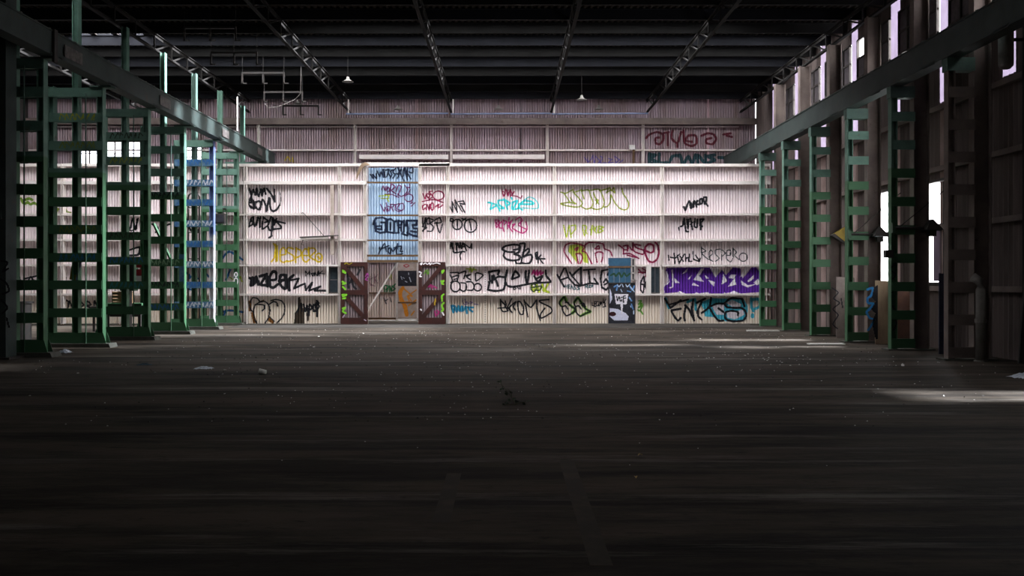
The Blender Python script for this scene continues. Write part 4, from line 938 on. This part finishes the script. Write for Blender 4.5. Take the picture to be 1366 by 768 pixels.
S(BK, e1, 1.7, 'D4', label='black pair of leaf shaped bubble letters edged in green')
S(BK, [[(470,440),(470,475),(490,480)],[(515,430),(500,430),(500,490),(515,490)],[(500,455),(515,455)],[(545,430),(525,430),(520,480),(545,480),(545,460)],[(555,430),(555,480)],[(565,480),(570,430),(580,460),(590,430),(595,475)],[(605,390),(610,450),(640,400)],[(625,430),(635,490),(600,495)]], 1.1, 'D4', label='small black tag near the floor', smooth=False)
S((.12,.32,.04), [[(1040,420),(1070,420),(1040,460),(1080,450),(1040,500),(1090,470),(1050,540),(1030,530)],[(1060,540),(1090,580)]], 1.7, 'D4', label='small green upright scribble')
S(CRI, [[(1035,400),(1090,450),(1150,400)],[(1035,440),(1120,440),(1150,480)],[(1080,390),(1140,430),(1120,490)]], 1.4, 'D3')
S(BK, [[(1060,660),(1065,560),(1100,490),(1110,590),(1090,690)],[(1065,580),(1160,600)],[(1160,510),(1110,590),(1160,680)],[(1060,640),(1080,680)]], 1.7, 'D3', label='black angular mark beside the dark window')
S(BK, [[(235,190),(250,220),(265,180),(290,130),(300,200)],[(305,150),(310,200),(330,140),(330,190)],[(340,130),(360,190)],[(370,130),(350,160),(385,165)],[(390,120),(395,160),(415,150),(410,110),(390,120)],[(425,110),(440,160),(460,100),(430,95)],[(440,140),(470,180)]], 2.3, 'D6', label='black rising tag')
S(BK, [[(185,390),(190,415)],[(205,380),(225,370),(240,300),(255,420),(280,430)],[(265,310),(275,400),(285,310)],[(300,300),(320,410)],[(320,340),(300,360)],[(345,305),(340,380),(365,385),(370,310)],[(395,310),(400,410)],[(400,310),(430,310),(400,350),(415,380)]], 2.0, 'D6', label='black narrow lettered tag')
S(BK, [[(85,660),(90,710)],[(105,680),(150,690),(140,640),(150,740)],[(150,690),(195,650)],[(170,660),(190,740),(240,650)],[(200,670),(230,720)],[(250,650),(255,720)],[(255,690),(290,680)],[(290,650),(285,720),(315,720)],[(325,625),(330,700),(380,720)],[(350,660),(390,720),(395,690)]], 1.6, 'D6', label='black spiky tag', smooth=False)
S((.05,.055,.06), [[(405,580),(410,690)],[(410,590),(450,620),(410,640),(460,690),(500,710)],[(480,680),(520,640),(500,610),(480,640),(490,700),(520,720)],[(590,600),(545,610),(545,650),(580,690),(545,720)],[(600,600),(605,710)],[(610,610),(640,640),(610,670)],[(650,660),(690,660),(690,610),(655,620),(650,690),(690,725),(715,690)],[(715,590),(720,680)],[(720,600),(750,630),(730,660),(770,700)],el(815,680,40,40)], 1.2, 'D6', label='thin dark looping tag')
S(PUR, fills=[[(50,300),(90,245),(110,150),(70,100),(90,65),(600,60),(620,110),(680,160),(740,90),(790,150),(830,110),(870,60),(960,70),(970,150),(990,190),(1060,110),(1090,60),(1150,60),(1190,110),(1190,180),(1205,250),(1205,350),(1050,360),(950,370),(860,350),(760,370),(560,370),(300,370),(220,350),(60,365)]], crop='D7', lift=.005, label='large violet graffiti piece with white highlights')
S(WHT, [[(150,90),(156,280),(115,300)],[(80,110),(110,230),(60,270)]], 1.5, 'D7', fills=[[(170,180),(240,245),(180,240)],[(265,140),(335,70),(320,110)],[(335,195),(385,148),(350,205)],[(405,205),(490,75),(530,70),(470,160),(525,228)],[(385,268),(400,238),(472,282)],[(538,150),(590,190),(550,190)],[(575,208),(655,232),(645,288)],[(738,262),(758,135),(805,220)],[(812,288),(895,185),(912,262)],[(820,182),(850,142),(912,148),(880,192)],[(955,172),(1020,55),(1085,65),(1000,155)],[(1045,220),(1118,150),(1118,192),(1060,235)],[(970,215),(1050,272),(1155,255),(1050,295),(975,265)],[(1120,238),(1170,195),(1200,245),(1160,270)],[(600,66),(700,62),(670,185)],[(215,372),(235,338),(325,378)],[(400,382),(440,355),(470,370),(580,355),(590,385)],[(750,388),(770,355),(800,382),(880,336),(950,368),(1050,385)]], lift=.010)
S(YG, fills=[[(385,372),(500,378),(500,390),(380,390)]], crop='D7', lift=.012)
S((.06,.42,.55), fills=[[(480,480),(620,425),(780,432),(1000,432),(1050,520),(1040,650),(960,700),(800,700),(640,650),(540,640),(530,560)],el(1105,635,22,30)], crop='D7', lift=.005, label='cyan filled tag with black outlines')
S((.06,.42,.55), [[(1090,430),(1095,530),(1120,580)],[(1110,440),(1180,440),(1195,520),(1130,555)],[(70,430),(110,540)],[(330,470),(420,440),(430,560)]], 3.2, 'D7', lift=.005)
S((.66,.60,.64), fills=[[(620,520),(760,490),(780,620),(680,620)],[(795,480),(860,445),(975,500),(960,535),(860,525)],[(805,600),(850,585),(1000,565),(1010,620),(900,675),(805,655)]], crop='D7', lift=.008)
S(BK, [[(60,430),(130,540)],[(120,500),(340,440)],[(130,540),(250,450)],[(140,570),(250,550)],[(140,580),(180,650),(220,690),(250,660)],[(300,690),(290,640),(310,510)],[(300,510),(350,560),(410,690)],[(410,690),(385,560),(400,440)],[(440,480),(540,430)],[(500,680),(460,640),(455,570),(500,470)],[(500,600),(590,530),(610,420)],[(590,530),(680,490),(760,490)],[(590,530),(640,620),(700,690),(760,690)],[(960,430),(850,425),(780,480),(800,530),(900,540),(970,540),(1020,580),(1030,640),(990,690),(880,700),(800,680),(775,640),(790,590),(860,575),(930,590),(930,630)],[(980,430),(1010,520)],[(700,545),(760,590)]], 2.4, 'D7', lift=.011)
# left stretch of the partition
S(BK, [[(330,490),(345,445),(370,455),(365,490),(335,495)],[(375,450),(395,490),(410,450)],[(420,455),(425,490),(450,470),(430,450)],[(460,490),(470,450),(490,470),(465,475),(500,490)],[(505,490),(510,450),(530,490)]], 1.9, 'L3', label='black tag seen between the aisle columns')
S(BK, [[(85,330),(110,345),(100,315)],[(130,330),(200,315)],[(150,345),(165,320),(185,345)],[(285,300),(305,330)],[(340,340),(355,325),(350,345)]], 2.0, 'L3')
S((.14,.24,.03), [[(165,560),(190,600),(220,590),(240,605),(270,595),(295,610)],[(200,570),(230,560),(255,570)]], 3.0, 'L2', label='green drooping sprayed mark')
S((.16,.22,.03), [[(430,640),(435,670)],[(430,655),(460,640),(445,670)],el(505,655,18,16),[(530,665),(560,670)]], 1.8, 'L2')
S(BK, [[(690,10),(700,70),(725,60),(720,5)],[(730,60),(745,5)]], 1.6, 'L3')
S(BK, [[(685,180),(750,160),(745,200),(690,205)]], 2.5, 'L3')
S(BK, [[(40,10),(60,70),(75,10),(95,75),(105,10)],[(190,40),(230,60),(215,90)],[(270,50),(300,40)],[(400,10),(430,80),(450,20),(470,90)]], 2.0, 'L5', label='black scrawls behind the aisle columns')
S((.03,.12,.30), [[(395,330),(420,350),(410,370),(450,345),(465,370),(440,385)],[(500,320),(540,360)],[(590,575),(660,560),(740,570)],[(615,610),(640,560)],[(618,245),(660,205),(740,255)],[(640,375),(665,315)],[(410,430),(460,440),(440,450)]], 2.4, 'L5', label='blue sprayed strokes beside the last aisle column')
S(YG, [[(662,360),(690,380)],[(710,390),(725,355),(735,385)]], 1.5, 'L5')
# end wall
E = lambda *a, **k: spray(endw, *a, surf='end', **k)
E((.09,.008,.018), [[(570,150),(600,120),(660,100),(710,120),(710,170),(680,200),(650,190),(650,150),(680,145)],[(710,110),(760,100)],[(750,100),(750,210)],[(790,90),(780,150),(830,190),(860,100)],[(830,200),(830,220)],[(880,90),(890,190),(950,215),(990,190),(980,130),(920,130),(900,170),(950,180)],[(1030,130),(1080,110),(1130,120),(1150,160),(1120,200),(1070,190),(1070,160),(1110,150)],[(1210,120),(1270,110)],[(1240,130),(1280,140)]], 2.6, 'D8', label='dark crimson curling tag high on the end wall')
E((.012,.045,.055), [[(600,280),(600,360)],[(600,285),(650,290),(610,320),(660,350),(600,360)],[(680,280),(680,355),(740,350)],[(760,360),(790,300),(850,300),(870,360)],[(850,290),(880,360),(920,300),(950,360),(980,290)],[(1000,360),(1000,290),(1060,360),(1060,290)],[(1140,290),(1080,300),(1140,330),(1080,355)],[(1170,310),(1240,315)]], 3.6, 'D8', label='dark teal block tag above the partition')
E((.10,.07,.25), [[(60,310),(90,350),(85,310)],[(85,355),(120,320),(130,290),(140,355)],[(150,290),(145,360)],[(150,300),(190,340),(170,360)],[(190,300),(210,310),(190,355),(240,355)],[(260,320),(290,325),(255,355),(300,350)],[(310,300),(320,355),(350,330),(310,300)],[(340,360),(380,330)]], 1.1, 'D8', label='thin violet tag above the partition', smooth=False)
E((.35,.25,.02), [[(380,214),(384,209),(388,215)],[(390,210),(391,216)]], 1.5, 'PX')
E((.02,.14,.05), [[(490,320),(540,330)],[(500,325),(505,390)],[(520,370),(545,340),(530,390)],[(560,390),(560,330),(580,385),(585,330)],[(620,310),(590,340),(620,360),(590,380)]], 1.4, 'C6', label='green tag inside the doorway', smooth=False)
E((.20,.10,.12), [[(350,230),(345,300),(380,320)],[(350,260),(380,240)],[(395,200),(400,300)],[(430,210),(400,250),(430,300)],[(350,320),(400,330)]], .9, 'C6')
E((.32,.34,.05), [[(555,250),(570,200),(580,260)]], 1.2, 'C6')
E((.03,.03,.04), [[(500,460),(520,520)],[(510,490),(540,470)],[(560,450),(575,500)]], 1.0, 'C6')
spray(d, (.55,.20,.012), [[(700,350),(672,400),(680,470),(720,540),(740,640)]], 4.5, 'C6', surf='flat', flat=YE-.051, lift=.006)
spray(d, (.50,.20,.02), [[(710,360),(800,440),(755,430),(790,490)],[(845,370),(790,410)],[(840,480),(760,540)],[(745,440),(770,500),(730,500)],[(820,600),(790,640)]], 1.6, 'C6', surf='flat', flat=YE-.051, lift=.006)
spray(d, (.30,.02,.04), [[(710,110),(740,100),(765,115),(735,130),(710,115)]], 1.0, 'C6', surf='flat', flat=YE-.051, lift=.006)
spray(d, (.4,.45,.5), [[(680,230),(690,260)],[(700,240),(715,250)],[(725,280),(745,290)],[(770,240),(785,285)],[(760,190),(762,210)]], .9, 'C6', surf='flat', flat=YE-.031, lift=.004)
# door leaves
yl_ = YP-.13
GR = (.20,.55,.03)
for ln in ([[(60,165),(85,190),(60,180)]], [[(55,285),(90,300),(60,310)],[(60,340),(85,365)]], [[(55,425),(95,425),(60,440)],[(60,465),(85,460)]], [[(60,570),(85,560),(60,600),(90,620)]]):
    spray(leafL, GR, ln, 2.2, 'C6', surf='flat', flat=yl_, lift=.004)
spray(leafL, (.30,.24,.02), [[(80,95),(100,85),(120,100)],[(130,100),(155,85)]], 1.2, 'C6', surf='flat', flat=yl_, lift=.004)
spray(leafL, (.30,.05,.25), [[(300,230),(320,195),(330,225),(300,260),(325,270)]], 1.2, 'C6', surf='flat', flat=yl_, lift=.004)
spray(leafL, (.5,.4,.5), [[(60,665),(75,640)],[(290,690),(305,700)]], 1.0, 'C6', surf='flat', flat=yl_, lift=.004)
spray(leafL, BK, [[(110,200),(120,350)],[(150,250),(170,330),(200,360)],[(240,160),(215,210)],[(130,300),(150,270)]], 2.4, 'C6', surf='flat', flat=YP-.076, lift=.004)
for ln in ([[(1115,175),(1135,165),(1120,190)]], [[(1110,280),(1135,275),(1115,300),(1130,310)]], [[(1135,420),(1115,440),(1118,490)]], [[(1135,510),(1115,540),(1130,580),(1115,600)]]):
    spray(leafR, GR, ln, 2.0, 'C6', surf='flat', flat=yl_, lift=.004)
spray(leafR, WHT, [[(885,95),(905,85),(895,105)],[(920,98),(940,85),(960,100),(985,85),(990,105),(1010,85)],[(1020,95),(1060,85),(1095,95)]], 1.2, 'C6', surf='flat', flat=yl_, lift=.004, label='white scrawl on the top rail')
spray(leafR, WHT, [[(875,180),(895,190),(880,225),(895,230)],[(890,580),(898,588)],[(1120,610),(1135,640)]], 1.6, 'C6', surf='flat', flat=yl_, lift=.004)
spray(leafR, (.10,.22,.03), [[(925,200),(950,160),(960,205)],[(970,160),(975,200)]], 1.4, 'C6', surf='flat', flat=YP-.076, lift=.004)
spray(leafR, (.35,.03,.15), [[(975,340),(1000,320),(1010,350)],[(1020,330),(1060,350)],[(1040,600),(1050,650)],[(1060,590),(1085,610),(1060,640)]], 2.0, 'C6', surf='flat', flat=YP-.076, lift=.004)
spray(leafR, (.4,.25,.02), [[(1045,470),(1040,530)]], 1.8, 'C6', surf='flat', flat=yl_+.005, lift=.004)
# blue door
P4 = lambda *a, **k: spray(d4, *a, crop='D4', surf='flat', flat=yd, **k)
P4((.55,.55,.68), fills=[[(686,510),(780,520),(880,570),(915,610),(905,655),(740,655),(686,605)],[(686,270),(710,330),(715,400),(690,450),(686,450)]], lift=.004, label='large white sprayed shape')
P4((.03,.006,.010), fills=[el(720,580,42,26)], lift=.007)
P4((.70,.66,.72), fills=[[(745,338),(912,340),(890,462),(848,460),(835,600),(815,455),(762,460)]], lift=.007, label='white speech sign shape with black scrawl')
P4(BK, [[(770,365),(780,420),(800,370),(815,425)],[(820,380),(840,375)],[(830,400),(835,425)],[(850,365),(875,360)],[(850,390),(880,385)],[(850,365),(855,440)],[(810,415),(835,420)]], w=1.3, lift=.010)
P4((.10,.22,.45), [[(740,250),(780,230),(770,290)],[(930,240),(960,290),(985,240)],[(925,380),(950,420)],[(950,460),(970,520)],[(900,300),(940,310)]], w=1.6, lift=.004)
P4((.45,.55,.70), [[(780,220),(800,250),(830,210),(850,250)],[(880,220),(900,250),(930,215)],[(820,280),(835,310)],[(940,250),(985,310)],[(930,390),(940,400)],[(980,540),(975,580)],[(940,480),(945,500)]], w=1.0, lift=.005)
P4((.02,.06,.03), [[(700,110),(740,90),(760,120),(800,80),(830,130),(860,80),(890,120),(930,90)]], w=2.0, lift=.004)
# column and panel marks
def on_plane(par, color, lines, w, Yp, label=None, fills=(), lift=.004, name='graffiti_tag'):
    return spray(par, color, lines, w, 'PX', fills, 'flat', lift, label, name, flat=Yp)
on_plane(PLY, (.03,.22,.50), [[(1157,386),(1164,384),(1162,394),(1157,398),(1158,404),(1165,405),(1160,412),(1156,416),(1160,424),(1166,426),(1161,436),(1158,440)]], 2.6, 25.6, 'blue swirls')
on_plane(PLY, BK, [], 1, 25.6, fills=[[(1166,384),(1171,380),(1171,452),(1168,452),(1163,430),(1168,418),(1162,412),(1168,402),(1163,396)]])
on_plane(SPR, BK, [[(1110,384),(1118,390),(1112,398),(1120,404),(1111,412),(1118,420),(1111,432),(1117,438)],[(1122,398),(1124,410)]], 1.4, 28.5, 'black looping scrawl')
on_plane(RC[4], BK, [[(1191,345),(1194,350),(1190,356)],[(1190,362),(1195,366),(1191,372)],[(1191,378),(1195,384),(1190,390)],[(1191,408),(1194,416)],[(1191,420),(1196,430),(1192,440)]], 1.5, yr[4]-.001, 'black lettering down the leg')
on_plane(bc, BK, [[(2,348),(10,350),(4,362),(11,358)],[(1,372),(9,378),(12,388),(4,392)],[(2,400),(10,410),(3,418)],[(9,424),(12,436)]], 2.2, 20.5, 'black scrawl on the shaft')
def batmark(i, z, color, seed, n=7):
    rr = random.Random(seed); y = yl[i] if i != 5 else 36.5; x = XCL-1.05; L = [];
    for k in range(n):
        a = x+k*.13; L.append([(a, z-.07), (a+rr.uniform(.02,.08), z+.07), (a+rr.uniform(.05,.12), z+rr.uniform(-.08,.02))])
    L = [[(VX+p[0]*K/y, VY-(p[1]-EYE)*K/y) for p in l] for l in L]
    on_plane(LC[i], color, L, 1.3, y-.014, 'sprayed scrawl on a batten')
batmark(1, BZ[7], (.28,.30,.03), 1); batmark(1, BZ[6], (.16,.20,.03), 2); batmark(1, BZ[3], (.14,.18,.03), 3); batmark(1, BZ[2], (.03,.16,.30), 4)
batmark(2, BZ[7], (.03,.05,.03), 5); batmark(2, BZ[6], (.30,.34,.05), 6); batmark(2, BZ[3], (.03,.05,.03), 7); batmark(2, BZ[2], (.03,.16,.30), 8); batmark(2, BZ[1], (.04,.20,.22), 9)
batmark(3, BZ[5], (.02,.03,.03), 10); batmark(3, BZ[1], (.02,.03,.03), 11); batmark(3, BZ[0], (.03,.12,.30), 12); batmark(3, BZ[2], (.25,.40,.25), 13)
for k in range(8): batmark(4, BZ[k], (.03,.14,.40) if k % 2 else (.55,.58,.66), 20+k, 8)
on_plane(LC[5], WHT, [el(314.8, 366, 2.0, 2.6), el(314.8, 375, 2.3, 4.5)], 1.1, 36.5-.001, 'white skull like mark')

# ------------------------------------------------------------------ litter on the floor
def crumple(name, x, y, w, h, m, label, cat, seed):
    rr = random.Random(seed); mb = MB(); n = 10
    for i in range(n+1):
        for j in range(n+1):
            u, v = i/n*2-1, j/n*2-1; r = math.hypot(u, v); f = max(0, 1-r*.8)
            z = f*h*(.45+.9*abs(noise.noise(Vector((u*2.3+seed, v*2.3, 1)))))+.004
            mb.v.append((x+u*w/2*(1+.25*noise.noise(Vector((u*2, v*2, seed)))), y+v*w*.45*(1+.2*noise.noise(Vector((v*2, u*2, seed+3)))), z))
    for i in range(n):
        for j in range(n):
            u, v = (i+.5)/n*2-1, (j+.5)/n*2-1
            if math.hypot(u, v) > 1.08: continue
            a = i*(n+1)+j; mb.f.append((a, a+n+1, a+n+2, a+1))
    return tag(mb.build(name, m, None), label, cat)
crumple('plastic_bag', wx(93, gy(470)), gy(471), .30, .16, M['bag'], 'crumpled pale plastic bag lying in front of the aisle columns', 'bag', 1)
crumple('plastic_bag', wx(272, gy(492)), gy(492), .34, .09, M['bag'], 'flattened pale plastic bag near the white cup', 'bag', 2)
crumple('dark_rag', wx(197, gy(486)), gy(487), .30, .07, mat('dark_blue_rag', (.02,.04,.06), (.03,.07,.10), 8, .8), 'dark blue rag on the floor between the two plastic bags', 'rag', 3)
crumple('crumpled_sheet', wx(1362, gy(503)), gy(504), .5, .14, M['bag'], 'crumpled grey plastic sheet at the foot of the near side wall', 'sheet', 4)
t = thing('paper_cup', 'white paper cup lying on its side on the dark floor', 'cup', (wx(351, gy(499)), gy(499), 0))
x0, y0 = wx(351, gy(499)), gy(499)
MB().tube([(x0-.06, y0, .050), (x0+.055, y0-.02, .040)], [.050, .036], 14).build('cup_wall', M['cup'], t, smooth=True)
MB().tube([(x0-.064, y0, .0505), (x0-.054, y0, .050)], [.054, .054], 14).build('rim', M['cup'], t, smooth=True)
tag(MB().prism([(wx(998, gy(442)), .0), (wx(1040, gy(442)), .0), (wx(1040, gy(442)), .04), (wx(998, gy(442)), .04)], gy(442), gy(442)+.25).build('floor_plank', M['white'], None, fix=True), 'white plank lying at the foot of the partition beside the side columns', 'plank')
tag(MB().prism([(wx(1081, gy(460)), 0), (wx(1128, gy(460)), 0), (wx(1128, gy(460)), .03), (wx(1081, gy(460)), .03)], gy(460), gy(460)+.3).build('floor_board', M['cup'], None, fix=True), 'pale board lying on the sunlit patch of floor', 'board')
def chip_mesh(seed, flat=.6):
    bm = bmesh.new(); bmesh.ops.create_icosphere(bm, subdivisions=1, radius=.5); rr = random.Random(seed)
    for v in bm.verts: v.co *= rr.uniform(.6, 1.15); v.co.z = v.co.z*flat+.22
    me = bpy.data.meshes.new('rubble_chip'); bm.to_mesh(me); bm.free(); me.materials.append(M['chip']); return me
chips = [chip_mesh(i) for i in range(6)]
def chip(px, py, s, name='rubble_chip', lab='small pale chip of rubble on the dark concrete floor', cat='rubble', grp='rubble chips scattered over the floor', me=None):
    y = gy(py); o = bpy.data.objects.new(name, me or random.choice(chips)); COL.objects.link(o)
    o.location = (wx(px, y), y, 0); o.scale = (s, s*.8, s*.7); o.rotation_euler[2] = random.uniform(0, 6)
    return tag(o, lab, cat, grp)
for px, py, s in ((300,494,.075),(306,491,.03),(254,480,.04),(207,497,.045),(104,498,.05),(40,528,.04),(147,483,.025),(55,489,.03),(301,479,.03),(320,484,.04),(341,483,.03),(364,499,.03),(449,488,.05),(425,449,.08),(418,463,.05),(327,474,.03),(393,490,.02),(279,545,.02),(651,546,.02),(691,546,.02),
    (376,614,.02),(557,597,.015),(487,589,.02),(853,591,.02),(672,499,.03),(697,484,.03),(629,510,.03),(646,508,.025),(701,507,.025),(566,484,.05),(573,470,.04),(545,474,.05),(520,487,.03),(481,466,.06),(480,480,.03),(530,500,.03),(606,538,.02),(792,485,.03),(863,525,.03),(880,560,.03),(747,528,.02),(931,598,.02),(1103,621,.015),(1171,519,.04),(1096,508,.03),(1055,496,.04),(1124,488,.03),(1134,499,.03),(957,490,.03),(918,495,.04),(934,452,.06),(1018,478,.05),(840,620,.012),(590,560,.015),(1220,512,.03),(700,455,.05),(640,462,.05),(598,452,.06),(740,462,.05),(816,449,.05),(760,478,.04),(690,493,.03),(500,462,.05),(525,452,.05)):
    chip(px, py, s*.95)
rr = random.Random(11)
for k in range(46):
    chip(rr.gauss(1010, 55), 473+rr.gauss(3, 5), rr.uniform(.02, .045), lab='tiny pale glass fragment glittering near the sunlit patch of floor', cat='fragment', grp='glass fragments on the floor', name='glass_fragment')
for k in range(60):
    chip(rr.uniform(330, 900), rr.uniform(445, 520), rr.uniform(.012, .035))
chip(1204, 488, .10, 'broken_bulb', 'round glassy bulb lying on the floor before the side columns', 'bulb', None, chip_mesh(40, .95))
def dry_leaf(px, py, lab, rz):
    y = gy(py); x = wx(px, y); mb = MB(); n = 6
    for i in range(n+1):
        t = i/n; w = .014*math.sin(math.pi*min(1, t*1.05+.02)); z = .004+.012*math.sin(math.pi*t)
        for s in (-1, 0, 1):
            a, b = (t-.5)*.055, s*w; c_, s_ = math.cos(rz), math.sin(rz)
            mb.v.append((x+a*c_-b*s_, y+a*s_+b*c_, z+abs(s)*.006))
    for i in range(n):
        for s in (0, 1): q = i*3+s; mb.f.append((q, q+1, q+4, q+3))
    return tag(mb.build('dry_leaf', M['orange'], None), lab, 'leaf')
dry_leaf(854, 608, 'curled pale dry leaf on the bare dark floor', .6)
dry_leaf(848, 638, 'small yellow orange dry leaf nearest the faded painted line', 1.6)
# the weed
y0 = gy(540); x0 = wx(688, y0)
w = thing('weed', 'small dark green weed growing from a crack in the floor', 'plant', (x0, y0, 0))
def Q(px, py, dy=0): return (wx(px, y0), y0+dy, max(.004, wz(py, y0)))
st = [[Q(688,540), Q(684,532,.02), Q(677,522,.0), Q(670,514,-.02), Q(666,507,-.03)], [Q(688,540), Q(683,530,-.05), Q(682,522,-.08), Q(677,517,-.1)], [Q(688,540), Q(694,537,.03), Q(704,536,.05)], [Q(688,540), Q(680,539,-.03), Q(673,539,-.05)]]
for l in st: MB().tube(l, [.004]*(len(l)-1)+[.002], 5).build('stem', M['stem'], w)
def leaf_mesh():
    mb = MB(); n = 6
    for i in range(n+1):
        t = i/n; hw = .42*math.sin(math.pi*t)**.8*(1.1-.35*t) if 0 < t < 1 else .0
        for s in (-1, 0, 1): mb.v.append((t, s*hw, .10*abs(s)*math.sin(math.pi*t)-.25*t*t))
    for i in range(n):
        for s in (0, 1): q = i*3+s; mb.f.append((q, q+3, q+4, q+1))
    me = bpy.data.meshes.new('leaf'); me.from_pydata(mb.v, [], mb.f); me.materials.append(M['leaf']); return me
lm = leaf_mesh(); rr = random.Random(5)
for px, py, sz in ((666,508,.036),(668,511,.038),(669,517,.046),(671,519,.04),(673,523,.05),(674,525,.042),(680,525,.05),(681,527,.04),(679,532,.046),(677,533,.04),(685,533,.04),(688,532,.036),(691,535,.055),(693,537,.05),(697,538,.05),(702,537,.046),(704,536,.04),(675,538,.05),(678,539,.046),(682,538,.05),(686,538,.05),(690,540,.046),(673,540,.04),(696,540,.04)):
    o = bpy.data.objects.new('leaf', lm); COL.objects.link(o); o.parent = w
    q = Q(px, py, rr.uniform(-.05, .05)); o.location = (q[0]-x0, q[1]-y0, q[2]+.012); o.scale = (sz*1.3, sz*1.3, sz*1.3)
    o.rotation_euler = (rr.uniform(-.9, .9), rr.uniform(-.3, .9), rr.uniform(0, 6.28))

# loose grit nobody could count
rr = random.Random(3); mb = MB(); mi = []
for _ in range(2600):
    y = 11+25*rr.random()**.8; x = rr.uniform(-8.8, 8.8) if y > 22 else rr.uniform(-.48, .5)*y
    if noise.noise(Vector((x*.25, y*.8, 7))) < -.05: continue
    pale = rr.random() < .4; s = rr.uniform(.006, .016) if pale else rr.uniform(.010, .024); a = rr.uniform(0, 6.28); k = len(mb.v)
    for q in range(3): mb.v.append((x+s*math.cos(a+q*2.1), y+s*math.sin(a+q*2.1), 0))
    mb.v.append((x+s*.2*math.cos(a), y, s*rr.uniform(.5, 1.0)))
    mb.f += [(k, k+1, k+3), (k+1, k+2, k+3), (k+2, k, k+3)]; mi += [0 if pale else 1]*3
g = tag(mb.build('floor_grit', M['chip'], None), 'fine pale and dark grit strewn over the dark concrete floor', 'grit'); g['kind'] = 'stuff'
g.data.materials.append(M['iron'])
for p, m_ in zip(g.data.polygons, mi): p.material_index = m_
